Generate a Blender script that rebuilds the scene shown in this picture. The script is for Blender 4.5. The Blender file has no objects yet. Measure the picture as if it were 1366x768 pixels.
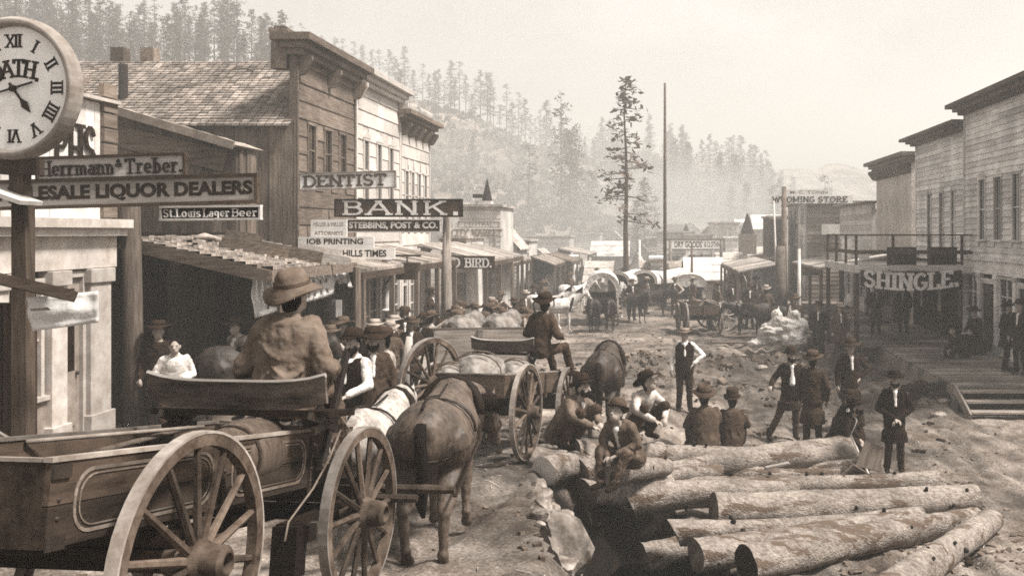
import bpy, math, random
import numpy as np
from mathutils import Vector as V, Matrix as M, Euler, noise as NZ
RN = random.Random(11)
S = bpy.context.scene
COL = S.collection
rad = math.radians
# ---------------------------------------------------------------- camera
CZ, F, CX, CY = 3.95, 1300.0, 880.0, 310.0
cam = bpy.data.cameras.new('camera'); cam_o = bpy.data.objects.new('camera', cam); COL.objects.link(cam_o)
cam_o.location = (0, 0, CZ); cam_o.rotation_euler = (rad(90), 0, 0)
cam.sensor_width = 36; cam.lens = 36 * F / 1366
cam.shift_x = (683 - CX) / 1366; cam.shift_y = (CY - 384) / 1366
cam.clip_start = .1; cam.clip_end = 3000
S.camera = cam_o
# ---------------------------------------------------------------- light
SUN_EL, SUN_AZ = 56, 104          # azimuth measured from +Y towards +X
w = bpy.data.worlds.new('World'); S.world = w; w.use_nodes = True
nt = w.node_tree; nt.nodes.clear()
def wn(t, **k):
    n = nt.nodes.new(t)
    for a, b in k.items(): setattr(n, a, b)
    return n
sky = wn('ShaderNodeTexSky', sky_type='NISHITA', sun_disc=False, sun_elevation=rad(SUN_EL), sun_rotation=rad(SUN_AZ), altitude=1300, air_density=1.0, dust_density=3.5, ozone_density=1.0)
bw = wn('ShaderNodeRGBToBW'); tc = wn('ShaderNodeTexCoord')
mp = wn('ShaderNodeMapping'); mp.inputs['Scale'].default_value = (2.6, 2.6, 5)
n1 = wn('ShaderNodeTexNoise'); n1.inputs['Scale'].default_value = 1.25; n1.inputs['Detail'].default_value = 7; n1.inputs['Roughness'].default_value = .62
mr = wn('ShaderNodeMapRange'); mr.inputs['From Min'].default_value = .36; mr.inputs['From Max'].default_value = .64
mr.inputs['To Min'].default_value = .7; mr.inputs['To Max'].default_value = 1.14
# overcast veil: mix the sky's brightness towards an even cloud level
lv = wn('ShaderNodeMath', operation='MULTIPLY_ADD'); lv.inputs[1].default_value = .16; lv.inputs[2].default_value = 1.25
mu = wn('ShaderNodeMath', operation='MULTIPLY')
tint = wn('ShaderNodeMix', data_type='RGBA', blend_type='MULTIPLY'); tint.inputs['Factor'].default_value = 1
tint.inputs['B'].default_value = (1.03, 1.0, .965, 1)
bg = wn('ShaderNodeBackground'); bg.inputs['Strength'].default_value = .05
ow = wn('ShaderNodeOutputWorld')
L = nt.links.new
L(sky.outputs[0], bw.inputs[0]); L(bw.outputs[0], lv.inputs[0]); L(tc.outputs['Generated'], mp.inputs[0]); L(mp.outputs[0], n1.inputs['Vector'])
L(n1.outputs['Fac'], mr.inputs['Value']); L(lv.outputs[0], mu.inputs[0]); L(mr.outputs[0], mu.inputs[1])
L(mu.outputs[0], tint.inputs['A']); L(tint.outputs['Result'], bg.inputs[0]); L(bg.outputs[0], ow.inputs[0])
sun = bpy.data.lights.new('sun', 'SUN'); sun.energy = 1.5; sun.angle = rad(10); sun.color = (1, .955, .89)
so = bpy.data.objects.new('sun', sun); COL.objects.link(so)
sd = V((math.sin(rad(SUN_AZ)) * math.cos(rad(SUN_EL)), math.cos(rad(SUN_AZ)) * math.cos(rad(SUN_EL)), math.sin(rad(SUN_EL))))
so.rotation_euler = sd.to_track_quat('Z', 'Y').to_euler(); so.location = (0, 0, 60)
vs = S.view_settings; vs.view_transform = 'Standard'; vs.look = 'None'; vs.gamma = 1; vs.use_curve_mapping = False; vs.exposure = 3.18
cy = S.cycles; cy.max_bounces = 5; cy.diffuse_bounces = 3; cy.glossy_bounces = 2; cy.volume_bounces = 0; cy.transparent_max_bounces = 6
cy.use_denoising = False; cy.filter_width = 1.7
try: cy.volume_step_rate = 5
except Exception: pass
# ---------------------------------------------------------------- helpers
def W(x, y, Y): return V(((x - CX) * Y / F, Y, CZ - (y - CY) * Y / F))
def XP(x, Y): return (x - CX) * Y / F
def ZP(y, Y): return CZ - (y - CY) * Y / F
def lerp(a, b, t): return a + (b - a) * t
def interp(x, xs, ys):
    if x <= xs[0]: return ys[0]
    for i in range(1, len(xs)):
        if x <= xs[i]: return lerp(ys[i-1], ys[i], (x - xs[i-1]) / (xs[i] - xs[i-1]))
    return ys[-1]
def sst(t):
    t = max(0., min(1., t)); return t * t * (3 - 2 * t)
def G(X, Y):
    l = interp(Y, [3, 4.8, 7, 9, 11, 13.2, 15.5, 20, 28, 40], [1.85, 1.63, 1.35, 1.2, 1.05, .86, .6, .35, .15, 0])
    xe = interp(Y, [8, 12.3, 13, 14, 16, 20, 26], [-1.08, -1.66, -1.5, -1.1, -1.0, -.9, 0])
    wd = interp(Y, [8, 11, 12.3, 14, 16, 20], [1.5, 1.3, .7, .9, 1.1, 2.5])
    z = l * (1 - sst((X - xe) / wd))
    d = math.hypot((X + .2) / 1.05, (Y - 10.9) / 3.1) + .16 * NZ.noise(V((X * 1.7, Y * 1.7, 2)))
    if d < 1: z -= 1.5 * sst((1 - d) * 2.0)
    return z
def sep(v):
    v = max(v, .002)
    if v < .35: v *= (v / .35) ** .64          # old plates render dark stuff darker than the eye does
    return (v ** .885, v ** 1.01, v ** 1.12, 1)
class MB:
    def __init__(s): s.v, s.f, s.t = [], [], []; s.m = None
    def add(s, vs, fs, tint=None):
        n = len(s.v)
        s.v += [tuple(s.m @ V(p)) if s.m else tuple(p) for p in vs]
        t = RN.random() if tint is None else tint
        s.f += [[i + n for i in f] for f in fs]; s.t += [t] * len(fs)
    def box(s, c, d, rz=0, rot=None, tint=None, taper=1):
        R_ = rot or M.Rotation(rz, 3, 'Z'); c = V(c); o = []
        for z in (-.5, .5):
            k = taper if z > 0 else 1
            for x, y in ((-.5, -.5), (.5, -.5), (.5, .5), (-.5, .5)): o.append(c + R_ @ V((x * d[0] * k, y * d[1] * k, z * d[2])))
        s.add(o, [(3, 2, 1, 0), (4, 5, 6, 7), (0, 1, 5, 4), (1, 2, 6, 5), (2, 3, 7, 6), (3, 0, 4, 7)], tint)
    def span(s, a, b, tint=None):
        s.box([(a[i] + b[i]) / 2 for i in range(3)], [abs(b[i] - a[i]) for i in range(3)], tint=tint)
    def bar(s, a, b, w, h, up=(0, 0, 1), tint=None, w2=None, h2=None):
        a, b = V(a), V(b); d = (b - a).normalized(); u = V(up)
        if abs(d.dot(u)) > .98: u = V((0, 1, 0))
        x = d.cross(u).normalized(); u = x.cross(d); o = []
        for p, ww, hh in ((a, w, h), (b, w2 or w, h2 or h)):
            for i, j in ((-.5, -.5), (.5, -.5), (.5, .5), (-.5, .5)): o.append(p + x * i * ww + u * j * hh)
        s.add(o, [(3, 2, 1, 0), (4, 5, 6, 7), (0, 1, 5, 4), (1, 2, 6, 5), (2, 3, 7, 6), (3, 0, 4, 7)], tint)
    def loft(s, rings, tint=None, cap=True):
        n = len(rings[0]); o = [p for r in rings for p in r]; fs = []
        for k in range(len(rings) - 1):
            for i in range(n):
                j = (i + 1) % n; fs.append((k*n+i, k*n+j, (k+1)*n+j, (k+1)*n+i))
        if cap: fs += [tuple(range(n))[::-1], tuple((len(rings)-1)*n + i for i in range(n))]
        s.add(o, fs, tint)
    def tube(s, pts, rs, n=8, tint=None, sq=1, jit=0):
        pts = [V(p) for p in pts]
        if not hasattr(rs, '__len__'): rs = [rs] * len(pts)
        rings = []; px = None
        for k, p in enumerate(pts):
            d = (pts[min(k+1, len(pts)-1)] - pts[max(k-1, 0)]).normalized()
            if px is None:
                a = V((0, 0, 1)) if abs(d.z) < .9 else V((1, 0, 0)); px = d.cross(a).normalized()
            px = (px - d * px.dot(d)).normalized(); py = d.cross(px)
            rings.append([p + px * (rs[k] * math.cos(t) * (1 + jit * (RN.random() - .5))) + py * (rs[k] * sq * math.sin(t) * (1 + jit * (RN.random() - .5))) for t in [i * 2 * math.pi / n for i in range(n)]])
        s.loft(rings, tint)
    def cap(s, a, b, r0, r1, n=10, sq=1):
        a, b = V(a), V(b); d = b - a
        if d.length < 1e-4: d = V((0, 0, 1e-3))
        e = d.normalized()
        pts = [a - e*r0*.92, a - e*r0*.6, a, b, b + e*r1*.6, b + e*r1*.92]
        s.tube(pts, [r0*.38, r0*.8, r0, r1, r1*.8, r1*.38], n, sq=sq)
    def ell(s, c, r, rot=None, n=12):
        c = V(c); rot = rot or M.Identity(3); rings = []
        for k in range(1, 9):
            a = math.pi * k / 9
            rings.append([c + rot @ V((r[0]*math.sin(a)*math.cos(t), r[1]*math.sin(a)*math.sin(t), -r[2]*math.cos(a))) for t in [i*2*math.pi/n for i in range(n)]])
        s.loft(rings)
    def lathe(s, prof, n=16, mat=None, tint=None, cap=True):
        mat = mat or M.Identity(4)
        rings = [[mat @ V((r*math.cos(t), r*math.sin(t), z)) for t in [i*2*math.pi/n for i in range(n)]] for r, z in prof]
        s.loft(rings, tint, cap)
    def prism(s, poly, y0, y1, tint=None):          # poly in the XZ plane, extruded along y
        n = len(poly); o = [(x, y0, z) for x, z in poly] + [(x, y1, z) for x, z in poly]
        s.add(o, [tuple(range(n)), tuple(range(2*n-1, n-1, -1))] + [(i, i+n, (i+1) % n + n, (i+1) % n) for i in range(n)], tint)
    def build(s, name, mat, parent=None, smooth=False, loc=None, rot=None, jit=0, bevel=0):
        me = bpy.data.meshes.new(name)
        vs_ = s.v if not jit else [(x + RN.uniform(-jit, jit), y + RN.uniform(-jit, jit), z + RN.uniform(-jit, jit)) for x, y, z in s.v]
        me.from_pydata(vs_, [], s.f); me.validate()
        if len(me.polygons) == len(s.t):
            me.attributes.new('tint', 'FLOAT', 'FACE').data.foreach_set('value', s.t)
        if smooth: me.polygons.foreach_set('use_smooth', [True] * len(me.polygons))
        me.materials.append(mat)
        o = bpy.data.objects.new(name, me); COL.objects.link(o)
        if parent: o.parent = parent
        if loc: o.location = loc
        if rot: o.rotation_euler = rot
        if bevel:
            b = o.modifiers.new('b', 'BEVEL'); b.width = bevel; b.segments = 2; b.limit_method = 'ANGLE'
        return o
def tag(o, label=None, cat=None, group=None, kind=None):
    if label: o['label'] = label
    if cat: o['category'] = cat
    if group: o['group'] = group
    if kind: o['kind'] = kind
    return o
def thing(name, label, cat, loc=(0, 0, 0), rot=(0, 0, 0), group=None):
    o = bpy.data.objects.new(name, None); COL.objects.link(o); o.location = loc; o.rotation_euler = rot; o.empty_display_size = .1
    return tag(o, label, cat, group)
KIDS = {}
def dup(root, loc, rz=None, label=None, scale=None, group=None):
    r = root.copy(); COL.objects.link(r); r.location = loc
    if rz is not None: r.rotation_euler = (root.rotation_euler[0], root.rotation_euler[1], rz)
    if label: r['label'] = label
    if group: r['group'] = group
    if scale: r.scale = (scale,) * 3 if not hasattr(scale, '__len__') else scale
    if root.name not in KIDS: KIDS[root.name] = [(c, list(c.children)) for c in root.children]
    for c, gs in KIDS[root.name]:
        d = c.copy(); COL.objects.link(d); d.parent = r
        for g in gs:
            e = g.copy(); COL.objects.link(e); e.parent = d
    return r
# ---------------------------------------------------------------- materials
def mat(name, v, lo=.6, hi=1.35, scale=5, st=(1, 1, 1), rough=.85, bump=.25, bscale=None, tamp=.5, dirt=.35, dscale=.9, spec=.12, detail=8, bdist=.02):
    m = bpy.data.materials.new(name); m.use_nodes = True; t = m.node_tree; b = t.nodes['Principled BSDF']
    N = t.nodes.new; K = t.links.new
    c = N('ShaderNodeTexCoord'); g = N('ShaderNodeMapping'); g.inputs['Scale'].default_value = st
    n = N('ShaderNodeTexNoise'); n.inputs['Scale'].default_value = scale; n.inputs['Detail'].default_value = detail; n.inputs['Roughness'].default_value = .65
    r = N('ShaderNodeValToRGB'); r.color_ramp.elements[0].position = .3; r.color_ramp.elements[1].position = .72
    r.color_ramp.elements[0].color = sep(v * lo); r.color_ramp.elements[1].color = sep(min(v * hi, .9))
    K(c.outputs['Object'], g.inputs[0]); K(g.outputs[0], n.inputs['Vector']); K(n.outputs['Fac'], r.inputs[0])
    d = N('ShaderNodeTexNoise'); d.inputs['Scale'].default_value = dscale; d.inputs['Detail'].default_value = 5
    K(c.outputs['Object'], d.inputs['Vector'])
    dm = N('ShaderNodeMapRange'); dm.inputs[1].default_value = .35; dm.inputs[2].default_value = .65; dm.inputs[3].default_value = 1 - dirt; dm.inputs[4].default_value = 1 + dirt * .25
    K(d.outputs['Fac'], dm.inputs[0])
    a = N('ShaderNodeAttribute'); a.attribute_name = 'tint'
    am = N('ShaderNodeMapRange'); am.inputs[3].default_value = 1 - tamp; am.inputs[4].default_value = 1 + tamp * .35
    K(a.outputs['Fac'], am.inputs[0])
    x = N('ShaderNodeMath'); x.operation = 'MULTIPLY'; K(dm.outputs[0], x.inputs[0]); K(am.outputs[0], x.inputs[1])
    cm = N('ShaderNodeMix'); cm.data_type = 'RGBA'; cm.blend_type = 'MULTIPLY'; cm.inputs[0].default_value = 1
    K(r.outputs[0], cm.inputs[6]); K(x.outputs[0], cm.inputs[7]); K(cm.outputs[2], b.inputs['Base Color'])
    b.inputs['Roughness'].default_value = rough; b.inputs['Specular IOR Level'].default_value = spec
    if bump:
        bp = N('ShaderNodeBump'); bp.inputs['Strength'].default_value = bump; bp.inputs['Distance'].default_value = bdist
        if bscale:
            n2 = N('ShaderNodeTexNoise'); n2.inputs['Scale'].default_value = bscale; n2.inputs['Detail'].default_value = 6
            K(g.outputs[0], n2.inputs['Vector']); K(n2.outputs['Fac'], bp.inputs['Height'])
        else: K(n.outputs['Fac'], bp.inputs['Height'])
        K(bp.outputs[0], b.inputs['Normal'])
    return m
ZS, XS, YS = (6, 6, .5), (.5, 6, 6), (6, .5, 6)
WOODV = mat('grey_wood_upright', .19, scale=4, st=ZS)
WOODX = mat('grey_wood_across', .18, scale=4, st=XS)
WOODY = mat('grey_wood_along', .11, scale=4, st=YS)
LIGHTX = mat('fresh_wood', .42, scale=4, st=XS, lo=.7)
LIGHTV = mat('fresh_wood_upright', .4, scale=4, st=ZS, lo=.7)
DARKX = mat('dark_wood', .032, scale=4, st=XS, rough=.7)
DARKV = mat('dark_wood_upright', .028, scale=4, st=ZS, rough=.7)
INK = mat('black_paint', .022, scale=14, lo=.4, hi=3.2, rough=.6, bump=.08)
IRON = mat('old_iron', .05, scale=14, rough=.5, spec=.5, bump=.15)
WHITE = mat('white_paint', .62, scale=5, lo=.72, hi=1.12, bump=.12, tamp=.22, dirt=.25)
CREAM = mat('cream_paint', .43, scale=5, lo=.7, hi=1.15, bump=.12, tamp=.22, dirt=.3)
GREYP = mat('grey_paint', .27, scale=5, lo=.7, hi=1.2, bump=.15, tamp=.3, dirt=.3)
CANVAS = mat('canvas', .62, scale=4, lo=.6, hi=1.15, bump=.8, bscale=6, bdist=.08, tamp=.1, dirt=.3)
GLASS = mat('dark_glass', .035, scale=2, rough=.12, spec=.6, bump=0, tamp=.6)
SHINGLE = mat('roof_shingle', .3, scale=9, lo=.6, bump=.4, tamp=.55)
BRICK = mat('brick', .2, scale=12, tamp=.5)
PAPER = mat('paper', .68, scale=3, lo=.75, hi=1.1, bump=.1, tamp=.1, dirt=.2)
LW = mat('sign_white_letters', .84, scale=6, lo=.6, hi=1.05, bump=.05, tamp=.1, dirt=.3)
def val(v, **k):
    key = 'paint_%d' % int(v * 1000) + str(sorted(k.items()))
    if key not in _VC: _VC[key] = mat('painted_wood', v, **k)
    return _VC[key]
_VC = {}
_CL = {}
def cloth(v):
    v = v * 1.5 if v < .1 else v
    k = round(v, 3)
    if k not in _CL: _CL[k] = mat('cloth', v, scale=7, lo=.65, hi=1.3, bump=.6, bscale=9, bdist=.03, tamp=0, dirt=.25, dscale=3, rough=.95, spec=.1)
    return _CL[k]
SKIN = mat('skin', .3, scale=9, lo=.8, hi=1.15, bump=.1, tamp=0, dirt=.2, dscale=6, rough=.6)
HAIR = mat('hair', .015, scale=30, bump=.4, tamp=0)
# remeshed blobs, baked together at the end
PEND = []
def blob(mb, name, m, parent, vox, it=4, disp=0, dsz=.3):
    o = mb.build(name, m, parent, smooth=True)
    r = o.modifiers.new('r', 'REMESH'); r.mode = 'VOXEL'; r.voxel_size = vox; r.use_smooth_shade = True
    s_ = o.modifiers.new('s', 'SMOOTH'); s_.factor = .5; s_.iterations = it
    if disp:
        tx = bpy.data.textures.new('folds', 'CLOUDS'); tx.noise_type = 'HARD_NOISE'; tx.noise_scale = dsz; tx.noise_depth = 3
        d = o.modifiers.new('d', 'DISPLACE'); d.texture = tx; d.strength = disp; d.mid_level = .5
    PEND.append(o); return o
def bake():
    dg = bpy.context.evaluated_depsgraph_get()
    done = {}
    for o in PEND:
        me = bpy.data.meshes.new_from_object(o.evaluated_get(dg)); me.polygons.foreach_set('use_smooth', [True] * len(me.polygons))
        done[o.data.name] = me
    for o in list(COL.objects):
        if o.type == 'MESH' and o.data.name in done and o.modifiers:
            k = o.data.name; o.modifiers.clear(); o.data = done[k]
# ---------------------------------------------------------------- lettering
def arc(cx, cy, rx, ry, a0, a1, n=9): return [(cx + rx*math.cos(rad(lerp(a0, a1, i/n))), cy + ry*math.sin(rad(lerp(a0, a1, i/n)))) for i in range(n+1)]
GL = {
'A': (.84, [[(0,0),(.42,1)], [(.42,1),(.84,0)], [(.18,.36),(.66,.36)]]),
'B': (.7, [[(.1,0),(.1,1)], [(.1,1),(.42,1)]+arc(.42,.77,.22,.23,90,-90)+[(.1,.54)], [(.42,.54)]+arc(.44,.27,.26,.27,90,-90)+[(.1,0)]]),
'C': (.74, [arc(.4,.5,.38,.5,45,315,14)]),
'D': (.78, [[(.1,0),(.1,1)], [(.1,1),(.36,1)]+arc(.36,.5,.4,.5,90,-90,12)+[(.1,0)]]),
'E': (.66, [[(.1,0),(.1,1)], [(.1,1),(.62,1),(.62,.84)], [(.1,.52),(.5,.52)], [(.1,0),(.64,0),(.64,.18)]]),
'G': (.78, [arc(.4,.5,.38,.5,48,330,14)+[(.72,.42),(.46,.42)]]),
'H': (.8, [[(.1,0),(.1,1)], [(.7,0),(.7,1)], [(.1,.5),(.7,.5)]]),
'I': (.3, [[(.15,0),(.15,1)]]),
'J': (.5, [[(.4,1),(.4,.25)]+arc(.22,.22,.18,.22,0,-170)]),
'K': (.84, [[(.1,0),(.1,1)], [(.74,1),(.12,.42)], [(.34,.62),(.78,0)]]),
'L': (.64, [[(.1,0),(.1,1)], [(.1,0),(.62,0),(.62,.2)]]),
'M': (.96, [[(.1,0),(.1,1)], [(.1,1),(.48,.15)], [(.48,.15),(.86,1)], [(.86,1),(.86,0)]]),
'N': (.84, [[(.1,0),(.1,1)], [(.1,1),(.74,0)], [(.74,0),(.74,1)]]),
'O': (.8, [arc(.4,.5,.37,.5,0,360,18)]),
'P': (.68, [[(.1,0),(.1,1)], [(.1,1),(.4,1)]+arc(.4,.74,.24,.26,90,-90)+[(.1,.48)]]),
'R': (.76, [[(.1,0),(.1,1)], [(.1,1),(.4,1)]+arc(.4,.75,.24,.25,90,-90)+[(.1,.5)], [(.36,.5),(.7,0)]]),
'S': (.64, [arc(.32,.75,.26,.25,20,270,9)+arc(.32,.25,.28,.25,90,-160,9)[1:]]),
'T': (.76, [[(.38,0),(.38,1)], [(.04,.82),(.04,1),(.72,1),(.72,.82)]]),
'U': (.78, [[(.1,1),(.1,.3)]+arc(.39,.3,.29,.3,180,360,9)+[(.68,1)]]),
'V': (.8, [[(0,1),(.4,0)], [(.4,0),(.8,1)]]),
'W': (1.05, [[(0,1),(.26,0)], [(.26,0),(.52,.9)], [(.52,.9),(.78,0)], [(.78,0),(1.04,1)]]),
'X': (.8, [[(0,0),(.8,1)], [(0,1),(.8,0)]]),
'Y': (.8, [[(.4,0),(.4,.5)], [(.4,.5),(0,1)], [(.4,.5),(.8,1)]]),
'&': (.8, [[(.74,0),(.24,.72)]+arc(.36,.8,.16,.2,200,-30,8)+[(.2,.42)]+arc(.3,.24,.26,.24,140,330,9)+[(.72,.46)]]),
'.': (.24, [[(.06,.06),(.18,.06)]]),
' ': (.45, []),
'e': (.56, [[(.06,.34),(.5,.34)]+arc(.28,.34,.22,.32,0,310,14)]),
'r': (.46, [[(.12,0),(.12,.66)], [(.12,.42)]+arc(.32,.46,.16,.2,150,40,5)]),
'm': (.94, [[(.12,0),(.12,.66)], [(.12,.44)]+arc(.3,.44,.17,.2,160,0,6)+[(.47,0)], [(.47,.44)]+arc(.65,.44,.17,.2,160,0,6)+[(.82,0)]]),
'n': (.62, [[(.12,0),(.12,.66)], [(.12,.44)]+arc(.32,.44,.18,.2,160,0,6)+[(.5,0)]]),
'a': (.56, [arc(.28,.46,.19,.2,150,0,6)+[(.47,0)], arc(.27,.2,.21,.2,40,330,10)]),
'b': (.6, [[(.12,0),(.12,1)], arc(.31,.33,.22,.33,140,-140,12)]),
't': (.42, [[(.2,.95),(.2,.1),(.36,.02)], [(.04,.66),(.38,.66)]]),
'o': (.6, [arc(.3,.33,.24,.33,0,360,14)]),
'u': (.62, [[(.12,.66),(.12,.2)]+arc(.3,.2,.18,.2,180,340,6), [(.5,.66),(.5,0)]]),
'i': (.28, [[(.14,0),(.14,.66)], [(.1,.9),(.18,.9)]]),
's': (.5, [arc(.25,.48,.18,.18,30,270,7)+arc(.25,.16,.2,.16,90,-150,7)[1:]]),
'g': (.6, [arc(.28,.4,.2,.25,0,360,12), [(.5,.62),(.5,-.1)]+arc(.28,-.1,.22,.16,0,-150,6)]),
}
def slab(mb, txt, x0, x1, z0, z1, y, tv=.17, th=.1, serif=.3, sp=.16, warp=None, depth=.012):
    """letters drawn as strokes with slab serifs, fitted to a box in the XZ plane, facing -y"""
    tot = sum(GL[c][0] + sp for c in txt) - sp
    sx = (x1 - x0) / tot; sz = z1 - z0; cx = 0; k = 0
    def seg(a, b, t):
        nonlocal k
        pa = V((x0 + a[0]*sx, 0, z0 + a[1]*sz)); pb = V((x0 + b[0]*sx, 0, z0 + b[1]*sz))
        if warp: pa, pb = warp(pa), warp(pb)
        d = pb - pa
        if d.length < 1e-6: return
        e = d.normalized() * t * .22; nrm = V((-d.z, 0, d.x)).normalized() * t / 2; dp = depth + .0004 * (k % 40); k += 1
        q = [pa - e - nrm, pb + e - nrm, pb + e + nrm, pa - e + nrm]
        mb.add([(p.x, y, p.z) for p in q] + [(p.x, y - dp, p.z) for p in q], [(4,5,6,7), (0,1,5,4), (1,2,6,5), (2,3,7,6), (3,0,4,7)])
    for c in txt:
        wd, st = GL[c]
        for pl in st:
            for i in range(len(pl) - 1):
                a = (pl[i][0] + cx, pl[i][1]); b = (pl[i+1][0] + cx, pl[i+1][1])
                dx, dz = abs(b[0]-a[0]) * sx, abs(b[1]-a[1]) * sz
                f = dz / (dx + dz + 1e-9)
                t = lerp(th, tv, f) * sz
                if c == '.': t = tv * sz * 1.1
                seg(a, b, t)
            if serif and c not in '.&CGOSegos':
                for p, q in ((pl[0], pl[1]), (pl[-1], pl[-2])):
                    if abs(q[1]-p[1]) > abs(q[0]-p[0]) * .8 and (p[1] < .02 or p[1] > .98 or (abs(p[1]-.66) < .01)) and len(pl) == 2:
                        h = serif / 2 * sz / sx
                        seg((p[0]+cx-h, p[1]), (p[0]+cx+h, p[1]), th * sz)
        cx += wd + sp
_FC = {}
def bfont(mb, txt, x0, x1, z0, z1, y, bold=.02, depth=.008):
    if (txt, bold) not in _FC:
        cu = bpy.data.curves.new('t', 'FONT'); cu.body = txt; cu.offset = bold; cu.extrude = .05; cu.resolution_u = 4
        o = bpy.data.objects.new('t', cu); COL.objects.link(o)
        me = bpy.data.meshes.new_from_object(o.evaluated_get(bpy.context.evaluated_depsgraph_get()))
        _FC[(txt, bold)] = ([tuple(v.co) for v in me.vertices], [tuple(p.vertices) for p in me.polygons])
        bpy.data.objects.remove(o); bpy.data.curves.remove(cu)
    vs_, fs = _FC[(txt, bold)]
    ax, bx = min(v[0] for v in vs_), max(v[0] for v in vs_); az, bz = min(v[1] for v in vs_), max(v[1] for v in vs_)
    mb.add([(x0 + (v[0]-ax)/(bx-ax)*(x1-x0), y - (v[2]+.05)*depth*10, z0 + (v[1]-az)/(bz-az)*(z1-z0)) for v in vs_], fs)
# ================================================================ SETTING
DIRT = mat('street_dirt', .225, lo=.5, hi=1.45, scale=1.3, bump=.8, bscale=24, bdist=.035, tamp=0, dirt=.6, dscale=.35, rough=.95, spec=.1, detail=12)
SOIL = mat('hill_soil', .24, lo=.5, hi=1.4, scale=.12, bump=.6, bscale=.5, bdist=.8, tamp=0, dirt=.45, dscale=.03, rough=1, spec=0)
STONE = mat('pale_stone', .3, lo=.4, hi=1.25, scale=5, bump=.7, bscale=11, bdist=.04, tamp=.35, dirt=.45, dscale=2.5)
LEAF = mat('pine_needles', .16, lo=.6, hi=1.6, scale=.8, bump=0, tamp=.45, dirt=.2, rough=.9, spec=.1)
BARK = mat('pine_bark', .1, scale=5, st=(5, 5, .8), bump=.6)
def axis(a, b, c, d, fine, growth=1.18, far=800):
    o = list(np.arange(a, b, fine)); s = fine; x = b
    while x < far: o.append(x); s *= growth; x += s
    o.append(far); s = fine; x = a; lo = []
    while x > d: s *= growth; x -= s; lo.append(max(x, d))
    return sorted(set(lo + o))
_t = DIRT.node_tree; _b = _t.nodes['Principled BSDF']; _src = _b.inputs['Base Color'].links[0].from_socket; _co = _t.nodes.new('ShaderNodeTexCoord')
for _sc, _st, _lo, _hi in ((30, (1, 1, 1), .6, 1.2), (4, (1.6, .6, 1), .72, 1.15)):
    _m = _t.nodes.new('ShaderNodeMapping'); _m.inputs['Scale'].default_value = _st; _n = _t.nodes.new('ShaderNodeTexNoise'); _n.inputs['Scale'].default_value = _sc; _n.inputs['Detail'].default_value = 6
    _r = _t.nodes.new('ShaderNodeMapRange'); _r.inputs[1].default_value = .38; _r.inputs[2].default_value = .62; _r.inputs[3].default_value = _lo; _r.inputs[4].default_value = _hi
    _x = _t.nodes.new('ShaderNodeMix'); _x.data_type = 'RGBA'; _x.blend_type = 'MULTIPLY'; _x.inputs[0].default_value = 1
    _t.links.new(_co.outputs['Object'], _m.inputs[0]); _t.links.new(_m.outputs[0], _n.inputs['Vector']); _t.links.new(_n.outputs['Fac'], _r.inputs[0]); _t.links.new(_src, _x.inputs[6]); _t.links.new(_r.outputs[0], _x.inputs[7]); _src = _x.outputs[2]
_t.links.new(_src, _b.inputs['Base Color'])
_a = _t.nodes.new('ShaderNodeAttribute'); _a.attribute_name = 'damp'; _r = _t.nodes.new('ShaderNodeMapRange'); _r.inputs[3].default_value = 1; _r.inputs[4].default_value = .42
_x = _t.nodes.new('ShaderNodeMix'); _x.data_type = 'RGBA'; _x.blend_type = 'MULTIPLY'; _x.inputs[0].default_value = 1
_t.links.new(_a.outputs['Fac'], _r.inputs[0]); _t.links.new(_src, _x.inputs[6]); _t.links.new(_r.outputs[0], _x.inputs[7]); _t.links.new(_x.outputs[2], _b.inputs['Base Color'])
gx = axis(-7.5, 9, 0, -800, .075); gy = axis(4.5, 25, 0, -60, .085, 1.05)
# wheel tracks: pairs of ruts wandering along the street
TRK = []
for c0, drift, ph in ((-4.6, .02, 0), (-1.1, .09, 1), (2.2, .04, 2.2), (3.3, -.06, 3), (4.7, .015, 4.1), (5.6, -.12, 5), (1.2, .16, .6), (7.2, -.2, 2)):
    for g_ in (-.66, .66): TRK.append((c0 + g_, drift, ph))
def rut(x, y):
    d = 0; wt = 0
    for c, dr, ph in TRK:
        cx_ = c + dr * (y - 14) + .35 * math.sin(y * .13 + ph) + .06 * math.sin(y * 1.1 + ph * 3)
        q = abs(x - cx_) / .13
        if q < 3:
            f = .5 + .5 * NZ.noise(V((c, y * .22, ph)))
            d += f * (-.075 * math.exp(-q * q) + .04 * math.exp(-(q - 1.7) ** 2 * 2)); wt = max(wt, f * math.exp(-q * q * .7))
    return d, wt
def gz(x, y):
    z = G(x, y)
    near = max(0, 1 - max(0, y - 40) / 60) if y > 0 else 1
    n = NZ.fractal(V((x * .9, y * .9, 3)), 1, 2, 5) * .045 + NZ.fractal(V((x * 4, y * 4, 8)), 1, 2, 3) * .014
    # wheel ruts running along the street
    sx = x + .5 * NZ.noise(V((y * .11, 0, 0)))
    if 4 < y < 60: n += rut(x, y)[0]
    if 24 < y < 32 and -1.5 < x < 6:              # ridge of spoil across the street
        n += .5 * math.exp(-((y - 27.5 - .12 * x) / .9) ** 2) * (.6 + .8 * abs(NZ.noise(V((x * 1.1, y, 2)))))
    if 19 < y < 26 and 1.5 < x < 6.4:
        n += .22 * math.exp(-((y - 24 + .5 * x - 1) / .7) ** 2) * (.4 + abs(NZ.noise(V((x * 2, y * 2, 7)))))
    return z + n * near
mb = MB(); nx = len(gx)
mb.v = [(x, y, gz(x, y) if abs(x) < 120 and y < 130 else 0) for y in gy for x in gx]
mb.f = [(j*nx+i, j*nx+i+1, (j+1)*nx+i+1, (j+1)*nx+i) for j in range(len(gy)-1) for i in range(nx-1)]; mb.t = [.5] * len(mb.f)
gr = tag(mb.build('ground', DIRT, smooth=True), kind='structure')
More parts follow.
